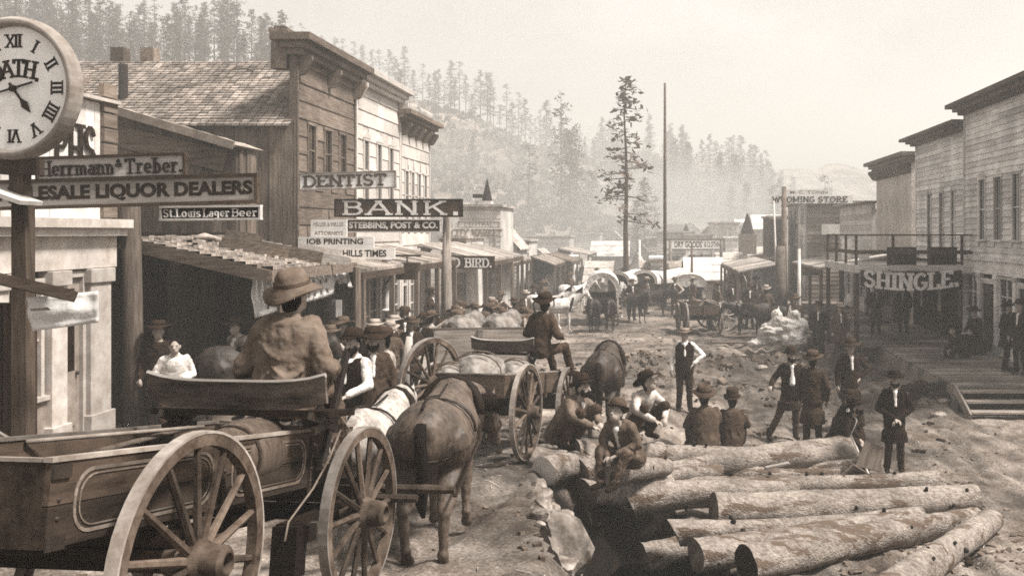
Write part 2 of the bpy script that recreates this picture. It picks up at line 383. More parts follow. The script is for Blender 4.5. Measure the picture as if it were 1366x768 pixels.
at_ = gr.data.attributes.new('damp', 'FLOAT', 'POINT'); dm_ = []
for v_ in gr.data.vertices:
    x, y, z = v_.co
    if 4 < y < 70 and abs(x) < 12:
        w_ = rut(x, y)[1] * .9; w_ = max(w_, sst(NZ.fractal(V((x * .28, y * .12, 9)), 1, 2, 3) * 2.2 - .15) * .8)
        if 24 < y < 32 and -2 < x < 6.5: w_ = max(w_, .9 * math.exp(-((y - 27 - .12 * x) / 1.2) ** 2))
        dm_.append(w_)
    else: dm_.append(0)
at_.data.foreach_set('value', dm_)
gr.data.materials.append(mat('shaded_pit_mud', .02, lo=.5, hi=1.5, scale=3, bump=.8, bscale=9, bdist=.05, tamp=0, rough=.8))  # mud on the pit faces, with the pit's shade put into its colour
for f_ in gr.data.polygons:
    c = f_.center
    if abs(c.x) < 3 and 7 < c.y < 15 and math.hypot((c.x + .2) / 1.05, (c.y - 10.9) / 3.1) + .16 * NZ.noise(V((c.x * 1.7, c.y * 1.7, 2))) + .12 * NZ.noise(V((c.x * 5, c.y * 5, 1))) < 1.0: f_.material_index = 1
def hill(name, ridge, Y0, Yr, Yb, amp, label=None):
    xs = [p[0] for p in ridge]; ys = [p[1] for p in ridge]; mb = MB()
    cols = np.arange(xs[0], xs[-1] + 1, 9.); ts = [-1, -.6, -.3, -.12, 0, .1, .2, .3, .4, .5, .6, .7, .8, .9, 1, 1.12, 1.3, 1.6, 2]
    for t in ts:
        for x in cols:
            Yc = lerp(Y0, Yr, t) if t <= 1 else lerp(Yr, Yb, t - 1)
            X = (x - CX) * Yc / F
            h = ZP(interp(x, xs, ys), Yr)
            pr = max(0, t) ** .85 if t <= 1 else 1 - (t - 1) ** 1.6
            z = h * max(0, pr) + (NZ.fractal(V((X * .03, Yc * .03, 5)), 1, 2, 5) * amp * min(1, max(0, t) * 2)) - (.6 if t <= 0 else 0)
            mb.v.append((X, Yc, z))
    n = len(cols)
    mb.f = [(j*n+i, j*n+i+1, (j+1)*n+i+1, (j+1)*n+i) for j in range(len(ts)-1) for i in range(n-1)]; mb.t = [.5] * len(mb.f)
    o = tag(mb.build(name, SOIL, smooth=True), kind='structure')
    def surf(x, t):
        Yc = lerp(Y0, Yr, t); X = (x - CX) * Yc / F
        h = ZP(interp(x, xs, ys), Yr)
        return V((X, Yc, h * t ** .85 + NZ.fractal(V((X * .03, Yc * .03, 5)), 1, 2, 5) * amp * min(1, t * 2)))
    return surf
HL = hill('hillside', [(-420, 10), (0, 36), (110, 74), (330, 84), (420, 98), (560, 142), (600, 155), (660, 172), (700, 188), (760, 206), (800, 224), (840, 252), (890, 288), (960, 330)], 95, 240, 330, 4)
HN = hill('near_hillside', [(-420, 20), (0, 46), (110, 82), (330, 92), (390, 116), (440, 160), (490, 230), (520, 300)], 58, 130, 190, 3)
HM = hill('far_hill', [(620, 240), (740, 224), (800, 210), (850, 207), (890, 219), (950, 240), (1000, 262), (1050, 292), (1110, 318)], 150, 310, 400, 5)
HF = hill('distant_hills', [(600, 215), (780, 207), (860, 201), (930, 207), (1000, 219), (1060, 229), (1110, 221), (1160, 226), (1250, 236), (1400, 246), (1600, 262), (1800, 290)], 250, 430, 560, 5)
# air between: pale smoke and dust over the whole valley
hz = bpy.data.materials.new('pale_air'); hz.use_nodes = True; t = hz.node_tree; t.nodes.clear()
pv = t.nodes.new('ShaderNodeVolumePrincipled'); pv.inputs['Color'].default_value = (.95, .925, .885, 1); pv.inputs['Density'].default_value = .0037; pv.inputs['Anisotropy'].default_value = .15
om = t.nodes.new('ShaderNodeOutputMaterial'); t.links.new(pv.outputs[0], om.inputs['Volume'])
mb = MB(); mb.span((-830, -90, -2.5), (830, 830, 82)); tag(mb.build('haze', hz), kind='stuff')
sm = hz.copy(); sm.name = 'pale_smoke'; sm.node_tree.nodes['Principled Volume'].inputs['Density'].default_value = .0085
for c_, r_ in (((-16, 128, 3), (30, 56, 15)), ((8, 150, 2), (34, 60, 12)), ((-3, 80, 1), (20, 22, 8))):
    mb = MB(); mb.ell((0, 0, 0), r_, n=28); o = tag(mb.build('smoke', sm, smooth=True), kind='stuff'); o.location = c_
# ---------------------------------------------------------------- trees
def pine(name, h, start, wid, dens, seed, q=.42, loose=.0, r0=None, gap=0):
    r = random.Random(seed); root = thing(name, 'x', 'tree')
    tk = MB(); r0 = r0 or h * .014
    b = [(r.uniform(-.01, .01) * h * (k / 6), r.uniform(-.01, .01) * h * (k / 6), h * k / 6) for k in range(7)]; b[0] = (0, 0, -.5)
    tk.tube(b, [r0 * (1 - .92 * k / 6) for k in range(7)], 7)
    cr = MB(); nb = int(dens * 26)
    for i in range(nb):
        t = start + (1 - start) * (i + r.random()) / nb
        if gap and r.random() < gap: continue
        ln = wid * h * (1 - (t - start) / (1 - start)) ** .75 * r.uniform(.45, 1.15) + .25
        if t < start + .12: ln *= r.uniform(.4, 1)
        a = r.uniform(0, 6.28); z = t * h; dr = V((math.cos(a), math.sin(a), r.uniform(-.28, .12)))
        o = V((0, 0, z)); tk.tube([o, o + dr * ln], [r0 * .22, .015], 4)
        nc = max(2, int(ln / q * 1.1))
        for c in range(nc):
            f = (c + 1) / nc if not loose else lerp(.45, 1, (c + 1) / nc)
            p = o + dr * ln * f
            for _ in range(6):
                pc = p + V((r.gauss(0, q * .42), r.gauss(0, q * .42), r.gauss(0, q * .26)))
                x = V((r.gauss(0, 1), r.gauss(0, 1), r.gauss(0, .5))).normalized() * q * r.uniform(.3, .62); y = V((r.gauss(0, 1), r.gauss(0, 1), r.gauss(0, .6))).normalized() * q * r.uniform(.15, .34)
                cr.add([pc - x, pc - y, pc + x, pc + y * .7], [(0, 1, 2, 3)], r.random())
    tk.build('trunk', BARK, root); cr.build('crown', LEAF, root)
    return root
protos = [pine('pine_tree', 10, .2, .17, 3.0, 1), pine('pine_tree', 10, .32, .13, 2.2, 2), pine('pine_tree', 10, .12, .2, 3.4, 3),
          pine('pine_tree', 10, .5, .12, 1.4, 4, loose=1), pine('pine_tree', 10, .3, .16, 1.6, 5, gap=.3)]
KL = ['dark full pine on the left hillside', 'slender pine on the left hillside', 'broad low branched pine on the left hillside', 'bare trunked pine with a small top on the left hillside', 'thin gappy pine on the left hillside']
ntree = 0; first = [True] * 5
def put(k, p, sc, label, group):
    rz = RN.uniform(0, 6.28)
    if first[k]:
        first[k] = False; o = protos[k]; o.location = p; o.rotation_euler = (0, 0, rz); o.scale = (sc,) * 3; o['label'] = label; o['group'] = group
    else: dup(protos[k], p, rz, label, (sc * RN.uniform(.85, 1.1), sc * RN.uniform(.85, 1.1), sc), group)
# ridge line of the left hillside
x = -8
while x < 850:
    k = RN.choice([0, 1, 1, 2, 3, 4, 4]); t = RN.uniform(.9, 1.0); p = (HN if x < 380 else HL)(x, t); p.z -= .4
    hpx = (120 if x < 120 else 84 if x < 420 else 66 if x < 760 else 50) * RN.uniform(.55, 1.12)
    put(k, p, hpx * p.y / F / 10, KL[k] + ' along its skyline', 'pines on the skyline of the left hillside'); x += RN.uniform(5, 14) * (.7 if x < 100 or 560 < x < 760 else 1.25)
for _ in range(26):
    x = RN.uniform(-5, 880); t = RN.uniform(.3, .88); k = RN.choice([0, 1, 2, 4, 4]); p = HL(x, t); p.z -= .4
    if x < 560 and t < .62: continue
    if x > 560 and t > .7: continue
    put(k, p, RN.uniform(.55, 1.15), KL[k] + ' below its skyline', 'pines scattered down the left hillside')
for _ in range(90):
    x = RN.uniform(-8, 375); t = RN.uniform(.72, .99); k = RN.choice([0, 0, 2, 1, 4]); p = HN(x, t); p.z -= .4
    put(k, p, RN.uniform(.5, 1.05), KL[k] + ' crowding the slope above the shingled roof', 'pines crowding the slope above the shingled roof')
KM = [s.replace('left hillside', 'far middle hill') for s in KL]
for _ in range(62):
    x = RN.uniform(790, 1060); t = RN.uniform(.35, 1); k = RN.choice([0, 0, 1, 2, 4]); p = HM(x, t); p.z -= .5
    put(k, p, RN.uniform(.9, 1.6), KM[k], 'pines on the far middle hill')
for x, yt, Y, k in ((1100, 232, 150, 4), (1040, 236, 160, 1), (1030, 246, 150, 0), (760, 172, 118, 0), (790, 226, 125, 2), (705, 190, 120, 4), (860, 236, 100, 2), (850, 262, 92, 0), (874, 258, 104, 4), (996, 243, 150, 0), (975, 248, 140, 2)):
    p = V((XP(x, Y), Y, -.2)); hgt = ZP(yt, Y)
    lab = {0: 'dark full', 1: 'slender', 2: 'broad low branched', 4: 'thin gappy'}[k] + ' pine standing behind the roofs at the far end of town'
    put(k, p, hgt / 10, lab, 'pines behind the far roofs')
lone = pine('pine_tree', ZP(102, 58), .32, .13, 2.6, 21, q=.5, loose=1, r0=.2, gap=.34); lone.location = (XP(835, 58), 58, 0); lone['label'] = 'tall lone pine with ragged clumps rising over the middle of the street'
t2 = pine('pine_tree', ZP(124, 118), .42, .12, 2.0, 33, q=.55, loose=1, r0=.18, gap=.25); t2.location = (XP(748, 118), 118, 0); t2['label'] = 'tall faint pine with bare lower trunk left of the tall lone pine'
t3 = pine('pine_tree', ZP(168, 124), .4, .15, 2.4, 35, q=.6, loose=1, r0=.16); t3.location = (XP(768, 124), 124, 0); t3['label'] = 'shorter bushy pine just right of the tall faint bare trunked pine'
# low scrub on the hillsides
mb = MB()
for _ in range(6500):
    s_, x, t = (HL, RN.uniform(-10, 900), RN.uniform(.05, 1)) if RN.random() < .72 else (HM, RN.uniform(800, 1080), RN.uniform(.2, 1))
    p = s_(x, t); q = RN.uniform(.35, 1.3) * (1 if s_ is HL else 1.5); ti = RN.random()
    for _k in range(3):
        a = RN.uniform(0, 3.14); dx, dy = math.cos(a) * q, math.sin(a) * q
        mb.add([(p.x - dx, p.y - dy, p.z - .2), (p.x + dx * .7, p.y + dy, p.z - .2), (p.x + dx * .5, p.y + dy * .6, p.z + q * RN.uniform(.5, 1.1)), (p.x - dx * .6, p.y - dy * .3, p.z + q * RN.uniform(.4, 1))], [(0, 1, 2, 3)], ti)
tag(mb.build('undergrowth', mat('scrub', .2, lo=.7, hi=1.35, scale=.5, bump=0, tamp=.35)), kind='stuff')
# ---------------------------------------------------------------- stones and chips
def rock(mb, c, r, seed=None, flat=.6, tint=None):
    rr = random.Random(seed if seed is not None else RN.random()); c = V(c)
    import bmesh
    bm = bmesh.new()
    for _ in range(34):
        v = V((rr.gauss(0, 1), rr.gauss(0, 1), rr.gauss(0, 1))).normalized()
        bm.verts.new((v.x * r[0] * rr.uniform(.82, 1.08), v.y * r[1] * rr.uniform(.82, 1.08), v.z * r[2] * rr.uniform(.82, 1.08)))
    g = bmesh.ops.convex_hull(bm, input=bm.verts); bmesh.ops.delete(bm, geom=[e for e in bm.verts if not e.link_faces], context='VERTS')
    bm.verts.index_update()
    mb.add([c + v.co for v in bm.verts], [[v.index for v in f.verts] for f in bm.faces], tint); bm.free()
mb = MB()
for _ in range(1000):
    Y = RN.uniform(2.65, 6.3) ** 2; X = RN.uniform(-.14, .34) * Y * 1.05
    if RN.random() < .25: X = RN.uniform(-5, 1)
    if X > 7.2 or X < -7.6: continue
    r = RN.uniform(.008, .034) * (1 + Y / 50)
    mb.box((X, Y, gz(X, Y) + r * .3), (r * RN.uniform(.7, 2), r * RN.uniform(.7, 1.8), r * .9), rot=Euler((RN.uniform(-.5, .5), RN.uniform(-.5, .5), RN.uniform(0, 3))).to_matrix())
for _ in range(420):       # spoil heap stones across the street
    X = RN.uniform(-1.5, 6.2); Y = 27.5 + .12 * X + RN.gauss(0, .8) if RN.random() < .6 else 24.5 - .5 * X + RN.gauss(0, .6) + 1
    r = abs(RN.gauss(.03, .04)) + .015
    mb.box((X, Y, gz(X, Y) + r * .3), (r * RN.uniform(.7, 2), r * RN.uniform(.7, 1.8), r * 1.1), rot=Euler((RN.uniform(-.6, .6), RN.uniform(-.6, .6), RN.uniform(0, 3))).to_matrix())
for _ in range(420):       # chips round the logs and on the bank beside the pit
    X = RN.uniform(.9, 4.8) ; Y = RN.uniform(9.2, 15.5); r = RN.uniform(.02, .07)
    mb.box((X, Y, gz(X, Y) + .01), (r * RN.uniform(1, 3), r, .015), rot=Euler((RN.uniform(-.3, .3), RN.uniform(-.3, .3), RN.uniform(0, 3))).to_matrix())
tag(mb.build('gravel', mat('street_stones', .17, scale=5, bump=.4, tamp=.5), jit=.006), kind='stuff')
mb = MB()
for _ in range(900):       # straw and splinters trodden into the street
    Y = RN.uniform(2.7, 5.4) ** 2; X = RN.uniform(-.2, .34) * Y
    if X > 6.4 or X < -6 or (-1.9 < X < 1.3 and 7.6 < Y < 14.4): continue
    l = RN.uniform(.04, .16); a = RN.uniform(0, 3.14)
    mb.bar((X, Y, gz(X, Y) + .012), (X + l * math.cos(a), Y + l * math.sin(a), gz(X + l * math.cos(a), Y + l * math.sin(a)) + .014), .008, .004)
tag(mb.build('straw', mat('straw', .4, tamp=.7)), kind='stuff')
mb = MB()
for _ in range(120):       # droppings and clods
    Y = RN.uniform(2.7, 5.6) ** 2; X = RN.uniform(-.2, .32) * Y
    if X > 6.2 or X < -6 or (-1.9 < X < 1.3 and 7.6 < Y < 14.4): continue
    for _k in range(RN.randint(2, 6)):
        r = RN.uniform(.02, .05); mb.ell((X + RN.gauss(0, .07), Y + RN.gauss(0, .09), gz(X, Y) + r * .5), (r * 1.2, r, r * .75), n=7)
tag(mb.build('clods', mat('clods', .05, scale=20, bump=.6), smooth=True), kind='stuff')
BOUL = [((748, 697), 10.5, (.44, .4, .42), 'largest pale boulder jutting over the dark pit'), ((722, 680), 10.9, (.26, .27, .25), 'flat topped rock behind the largest boulder by the pit'),
        ((716, 728), 9.5, (.24, .28, .22), 'slanting slab of rock on the bank at the pit, upper one'), ((745, 745), 9.3, (.24, .2, .15), 'broken rock at the foot of the bank below the largest boulder'), ((722, 765), 8.8, (.18, .16, .13), 'pale pointed rock on the bank, nearest the camera')]
for (x, y), Y, r, lab in BOUL:
    mb = MB(); p = W(x, y, Y); p.z = min(p.z - r[2] * .4, gz(p.x, Y) + r[2] * .5)
    rock(mb, (0, 0, 0), r, seed=x); o = tag(mb.build('boulder', STONE, bevel=.012), lab, 'rock', 'boulders on the bank beside the pit'); o.location = p; o.rotation_euler = (.1, .3, RN.uniform(0, 3))
for i in range(26):
    mb = MB(); Y = RN.uniform(8.4, 12.2); e = interp(Y, [8, 12.3], [-1.0, -1.6]); X = e + RN.uniform(.0, .75); r = RN.uniform(.05, .13)
    rock(mb, (0, 0, 0), (r * RN.uniform(.8, 1.6), r, r * RN.uniform(.6, 1)), flat=1); o = tag(mb.build('rock', STONE, bevel=.006), 'small jagged rock among the boulders on the pit bank', 'rock', 'small rocks on the bank beside the pit'); o.location = (X, Y, gz(X, Y) + r * .1); o.rotation_euler = (RN.uniform(-.5, .5), RN.uniform(-.3, .8), RN.uniform(0, 3))
# stones edging the right boardwalk and spoil stones in the street
for i in range(15):
    mb = MB(); x = lerp(1205, 1280, (i % 8 + RN.random() * .5) / 8); Y = 22.3 + (1 if i > 7 else 0) * .3 + RN.uniform(-.15, .15); r = RN.uniform(.15, .24)
    rock(mb, (0, 0, 0), (r * 1.2, r, r * .85)); o = tag(mb.build('edging_stone', mat('dark_stone', .05, scale=6, bump=.4) if i == 0 else bpy.data.materials['dark_stone'], bevel=.01), 'dark rounded stone in the low wall under the right boardwalk edge', 'rock', 'stones edging the right boardwalk'); o.location = (XP(x, Y), Y, .14 + (.2 if i > 7 else 0))
for i, (x, y) in enumerate(((1232, 546), (1252, 556), (1258, 548), (1000, 470), (1030, 478), (1015, 500), (990, 476), (1044, 486), (1068, 474), (960, 466), (880, 452), (905, 458))):
    mb = MB(); Y = CZ * F / (y - CY); r = RN.uniform(.06, .13)
    rock(mb, (0, 0, 0), (r * 1.6, r, r * .7)); o = tag(mb.build('rock', STONE), ('pale loose stone in the street by the steps' if i < 3 else 'loose stone on the spoil heap across the street'), 'rock', 'loose stones in the street'); o.location = (XP(x, Y), Y, gz(XP(x, Y), Y) + r * .2)
# ================================================================ BUILDINGS
# local frame of a facade: x along the front, y behind it, z up, front at y = 0
def clap(mb, x0, x1, z0, z1, ex, y=0, lip=.022, holes=(), seg=0):
    """lapped boards on the plane y, facing -y, skipping window holes (hx0, hx1, hz0, hz1)"""
    z = z0
    while z < z1 - .01:
        t = min(z + ex, z1); spans = [(x0, x1)]
        for hx0, hx1, hz0, hz1 in holes:
            if t > hz0 + .01 and z < hz1 - .01:
                ns = []
                for a, b in spans:
                    if hx0 > a + .01 and hx0 < b: ns.append((a, hx0))
                    if hx1 < b - .01 and hx1 > a: ns.append((hx1, b))
                    if hx1 <= a or hx0 >= b: ns.append((a, b))
                spans = ns
        for a, b in spans:
            cuts = [a]
            if seg:
                while cuts[-1] + seg * 1.5 < b: cuts.append(cuts[-1] + RN.uniform(.6, 1.4) * seg)
            cuts.append(b)
            for c, d in zip(cuts, cuts[1:]):
                l = lip * RN.uniform(.8, 1.25); e = .003
                mb.add([(c, y - l, z), (d - e, y - l, z), (d - e, y - .004, t), (c, y - .004, t), (c, y, z), (d - e, y, z)], [(0, 1, 2, 3), (4, 5, 1, 0)])
        z = t
def boards(mb, x0, x1, z0, z1, wd, y=0, th=.02, ztop=None):
    """upright boards with uneven faces; ztop(x) gives a sloping top"""
    x = x0
    while x < x1 - .01:
        b = min(x + wd * RN.uniform(.8, 1.2), x1); l = th * RN.uniform(.3, 1.6)
        ta, tb = (ztop(x), ztop(b)) if ztop else (z1, z1)
        e = .008
        mb.add([(x, y - l, z0), (b - e, y - l, z0), (b - e, y - l, tb), (x, y - l, ta), (x, y + .02, z0), (b - e, y + .02, z0), (b - e, y + .02, tb), (x, y + .02, ta)],
               [(0, 1, 2, 3), (1, 5, 6, 2), (4, 0, 3, 7), (3, 2, 6, 7)])
        x = b
def window(par, x, z, w, h, fm, y=0, arch=0, fw=.07, cols=2, rows=2, glass=None, proud=.05, name='window', sill=True):
    """frame of a window whose opening starts at x, z; the pane is its child"""
    f = MB(); p = proud
    f.span((x - fw, y - p, z), (x, y + .02, z + h)); f.span((x + w, y - p, z), (x + w + fw, y + .02, z + h))
    f.span((x - fw - .02, y - p - .01, z + h), (x + w + fw + .02, y + .02, z + h + fw))
    if arch: f.prism([(x - fw - .03, z + h + fw), (x + w + fw + .03, z + h + fw), (x + w + fw, z + h + fw + .05), (x + w * .5 + .05, z + h + fw + arch), (x + w * .5 - .05, z + h + fw + arch), (x - fw, z + h + fw + .05)], y - p - .02, y)
    if sill: f.span((x - fw - .05, y - p - .05, z - .06), (x + w + fw + .05, y + .02, z))
    m_ = .025
    for i in range(1, cols): f.span((x + w * i / cols - m_ / 2, y - .012, z), (x + w * i / cols + m_ / 2, y + .03, z + h))
    for i in range(1, rows): f.span((x, y - .016, z + h * i / rows - m_ * .7), (x + w, y + .03, z + h * i / rows + m_ * .7))
    o = f.build(name, fm, par)
    g = MB(); g.span((x, y + .03, z), (x + w, y + .045, z + h)); g.build('pane', glass or GLASS, o)
    if not glass and h > .9 and RN.random() < .55:
        g = MB(); k = RN.uniform(.25, .6); g.span((x, y + .046, z + h * (1 - k)), (x + w, y + .052, z + h)); g.build('blind', CREAM, o)
    return o
def door(par, x, z, w, h, fm, y=0, glazed=.5, dm=None, trans=0):
    f = MB(); fw = .09
    f.span((x - fw, y - .05, z), (x, y + .03, z + h + trans)); f.span((x + w, y - .05, z), (x + w + fw, y + .03, z + h + trans)); f.span((x - fw, y - .055, z + h + trans), (x + w + fw, y + .03, z + h + trans + fw))
    if trans: f.span((x, y - .05, z + h - .08), (x + w, y + .03, z + h))
    o = f.build('door_frame', fm, par)
    d = MB(); d.span((x, y + .01, z), (x + w, y + .05, z + h - (.08 if trans else 0)))
    for a, b in ((.08, .42),): d.span((x + .12, y - .004, z + h * a), (x + w - .12, y + .01, z + h * b))
    dd = d.build('door', dm or DARKV, par)
    g = MB(); g.span((x + .13, y - .002, z + h * glazed), (x + w - .13, y + .008, z + h * .93)); g.build('pane', GLASS, dd)
    k = MB(); k.ell((x + w - .09, y - .02, z + .95), (.03, .03, .03), n=8); k.build('handle', IRON, dd)
    if trans:
        g = MB(); g.span((x, y + .02, z + h), (x + w, y + .035, z + h + trans)); g.build('transom', GLASS, o)
def cornice(par, x0, x1, z, hgt, out, m, nb=0, y=0, bm=None, ret=.5):
    c = MB()
    for a, b, o_ in ((0, .3, .35), (.3, .62, .62), (.62, 1, 1)):
        c.span((x0 - out * o_ * .8, y - out * o_, z + hgt * a), (x1 + out * o_ * .8, y + ret * o_, z + hgt * b - .004))
    o = c.build('cornice', m, par, bevel=.012)
    for i in range(nb):
        b = MB(); x = lerp(x0 + .12, x1 - .12, i / max(1, nb - 1)); d = out * .75
        b.prism([(0, 0), (d * .45, hgt * .06), (d, hgt * .75), (d, hgt * .98), (0, hgt * .98)], -.06, .06)
        b.v = [(x + q[1], y - .01 - q[0], z - hgt * .98 + q[2]) for q in b.v]
        b.build('bracket', bm or m, o)
    return o
def facade(mb, holes, x0, x1, z0, z1, y0, y1):
    """solid wall slab behind the boards with real openings"""
    xs = sorted({x0, x1, *[h[0] for h in holes], *[h[1] for h in holes]}); zs = sorted({z0, z1, *[h[2] for h in holes], *[h[3] for h in holes]})
    for a, b in zip(xs, xs[1:]):
        run = None
        for c, d in zip(zs, zs[1:]):
            mx, mz = (a + b) / 2, (c + d) / 2
            solid = not any(h[0] < mx < h[1] and h[2] < mz < h[3] for h in holes)
            if solid: run = (run[0], d) if run else (c, d)
            if (not solid or d == zs[-1]) and run: mb.span((a, y0, run[0]), (b, y1, run[1])); run = None
def gable_roof(par, x0, x1, y0, y1, z, rise, m, over=.25, along='y', rows=14, cols=20, th=.05):
    """shingled roof; ridge along y (front to back) or along x"""
    r = MB()
    for sgn in (-1, 1):
        for k in range(rows):
            a, b = k / rows, (k + 1.12) / rows
            for c in range(cols):
                u0, u1 = c / cols, (c + 1) / cols - .002
                lf = .02 * RN.random()
                def P_(u, t, up):
                    if along == 'y':
                        xm = (x0 + x1) / 2; hw = (x1 - x0) / 2 + over
                        return (xm + sgn * hw * (1 - t), lerp(y0 - over, y1 + over, u), z - over * rise / hw + (rise + over * rise / hw) * t + up)
                    ym = (y0 + y1) / 2; hw = (y1 - y0) / 2 + over
                    return (lerp(x0 - over, x1 + over, u), ym + sgn * hw * (1 - t), z - over * rise / hw + (rise + over * rise / hw) * t + up)
                b2 = min(b, 1.0)
                r.add([P_(u0, a, th + lf), P_(u1, a, th + lf), P_(u1, b2, .02), P_(u0, b2, .02), P_(u0, a, 0), P_(u1, a, 0)], [(0, 1, 2, 3), (4, 5, 1, 0)])
    r.build('roof', m, par)
def shell(par, w, d, z0, z1, m, stop=None):
    """side and back walls behind a facade"""
    for nm, xx in (('side_wall', 0), ('side_wall', w)):
        s_ = MB(); s_.span((xx - .06 if xx else xx + .02, .16, z0), (xx - .02 if xx else xx + .06, d, stop or z1)); s_.build(nm, m, par)
    s_ = MB(); s_.span((.06, d - .05, z0), (w - .06, d, z1)); s_.build('back_wall', m, par)
    zr = (stop or z1) - .55
    s_ = MB(); s_.span((.06, .2, zr), (w - .06, d - .05, zr + .05)); s_.build('roof', m, par)
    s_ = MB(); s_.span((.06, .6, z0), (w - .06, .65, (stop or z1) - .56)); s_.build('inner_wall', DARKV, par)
LR, RR = rad(90), rad(-90)
def town_house(name, label, X, Ya, Yb, zb, zt, left, v, ex, wins, corn, sf=3.0, depth=7, cat='building', brick=False, lip=.022, seg=0, store=True, corner=.1, arch=0, fm=None, glass=None, posts=5, wall_m=None, stop=None, fs=None):
    w = Yb - Ya; org = (X, Ya, 0) if left else (X, Yb, 0)
    b = thing(name, label, cat, org, (0, 0, LR if left else RR))
    u = (lambda Y: Y - Ya) if left else (lambda Y: Yb - Y)
    wm = wall_m or val(v, scale=5, lo=.72, hi=1.15, tamp=.32, dirt=.3, st=XS); fm = fm or wm
    holes = [(u(c) - ww / 2, u(c) + ww / 2, z, z + hh) for c, z, ww, hh in wins]
    z1 = zb + sf if store else zb
    f = MB(); facade(f, holes, 0, w, z1, zt, .02, .16); fw_ = f.build('front_wall', wm, b)
    if not brick:
        c = MB(); clap(c, corner, w - corner, z1 + .12, zt - .02, ex, .018, lip, [(h[0] - .07, h[1] + .07, h[2] - .06, h[3] + .07) for h in holes], seg); c.build('siding', wm, b)
        c = MB(); c.span((0, -.03, z1), (corner, .02, zt)); c.build('corner_board', fm, b); c = MB(); c.span((w - corner, -.03, z1), (w, .02, zt)); c.build('corner_board', fm, b)
    for h in holes: window(b, h[0], h[2], h[1] - h[0], h[3] - h[2], fm, y=.02, arch=arch, glass=glass)
    if corn: cornice(b, 0, w, zt, corn[0], corn[1], corn[3] if len(corn) > 3 else fm, corn[2])
    shell(b, w, depth, zb - .3, zt - .25, wm, stop)
    if store:
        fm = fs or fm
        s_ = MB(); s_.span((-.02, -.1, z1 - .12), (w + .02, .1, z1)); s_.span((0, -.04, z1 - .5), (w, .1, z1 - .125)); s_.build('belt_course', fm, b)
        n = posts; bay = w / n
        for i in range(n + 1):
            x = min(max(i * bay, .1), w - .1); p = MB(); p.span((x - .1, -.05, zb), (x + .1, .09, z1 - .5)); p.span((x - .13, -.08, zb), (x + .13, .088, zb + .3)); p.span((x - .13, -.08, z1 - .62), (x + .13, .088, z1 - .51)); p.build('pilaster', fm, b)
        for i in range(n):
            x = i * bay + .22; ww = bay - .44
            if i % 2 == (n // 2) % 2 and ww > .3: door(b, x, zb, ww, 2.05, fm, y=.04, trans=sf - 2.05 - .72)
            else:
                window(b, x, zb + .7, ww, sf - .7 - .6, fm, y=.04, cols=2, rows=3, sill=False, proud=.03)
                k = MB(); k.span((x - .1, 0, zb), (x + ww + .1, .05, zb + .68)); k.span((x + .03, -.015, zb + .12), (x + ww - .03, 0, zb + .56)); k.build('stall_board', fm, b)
    return b, u
# ---------------------------------------------------------------- left row
XL = -8.5
b1v = mat('weathered_boards', .2, scale=4, st=(.4, 5, 5), lo=.65, hi=1.25, tamp=.35, dirt=.35)
B1, u1 = town_house('false_front_building', 'tall weathered grey wooden building with dark bracketed cornice beside the shingled roof', XL, 22.8, 27.2, .3, 8.1, True, .25, .42, [(23.8, 5.35, .48, 1.2), (24.95, 5.35, .48, 1.2), (26.1, 5.35, .48, 1.2)], (.48, .44, 3), sf=3.3, lip=.03, seg=2.5, wall_m=b1v, depth=6, fm=b1v, posts=4, stop=6.4, fs=val(.16, st=ZS))
for z in (3.35, 4.2):
    pass
# long plain side wall of upright boards and shingled roof behind the false front
s_ = MB(); boards(s_, -8, -.02, .2, 6.6, .28, 0, .02); o = s_.build('side_boarding', WOODV, B1); o.rotation_euler = (0, 0, rad(-90)); o.location = (-.005, 0, 0)
gable_roof(B1, .0, 6.0, .3, 8.4, 6.55, 1.9, SHINGLE, over=.22, along='y', rows=26, cols=44)
for yy in (2.2,):
    s_ = MB(); s_.tube([(1.0, 4.6, 6.9), (1.0, 4.6, 8.05)], .11, 8); s_.build('stove_pipe', IRON, B1)
ch = MB(); ch.span((.05, .25, 7.8), (.42, .62, 8.66)); ch.span((.01, .21, 8.66), (.46, .66, 8.74)); ch.span((.1, .3, 8.74), (.37, .57, 8.8)); ch.build('chimney', BRICK, B1)
for x_ in (.9, 1.7):
    ch = MB(); ch.span((3.0, 4 + x_, 8.1), (3.35, 4.35 + x_, 8.85)); ch.build('chimney', BRICK, B1)
w2 = val(.5, scale=5, lo=.78, hi=1.1, tamp=.22, dirt=.2, st=(.4, 5, 5))
B2, u2 = town_house('false_front_building', 'tall pale building with arched upper windows and moulded cornice, middle of three', XL, 27.25, 31.9, .25, 8.15, True, .6, .42, [(28.2, 4.9, .42, 1.7), (29.5, 4.9, .42, 1.7), (30.8, 4.9, .42, 1.7)], (.46, .4, 2), sf=3.3, lip=.03, seg=2.5, wall_m=w2, fm=w2, arch=.2, posts=4)
ch = MB(); ch.span((.05, .4, 8.0), (.6, .95, 8.95)); ch.span((0, .35, 8.95), (.65, 1.0, 9.05)); ch.build('chimney', CREAM, B2)
B3, u3 = town_house('false_front_building', 'pale building with a heavy bracketed cornice and four narrow windows', XL, 31.95, 36.0, .2, 7.55, True, .6, .42, [(32.7, 4.4, .36, 1.6), (33.5, 4.4, .36, 1.6), (34.4, 4.4, .36, 1.6), (35.3, 4.4, .36, 1.6)], (.42, .46, 5, b1v), sf=3.2, lip=.03, seg=2.5, wall_m=w2, fm=w2, posts=4)
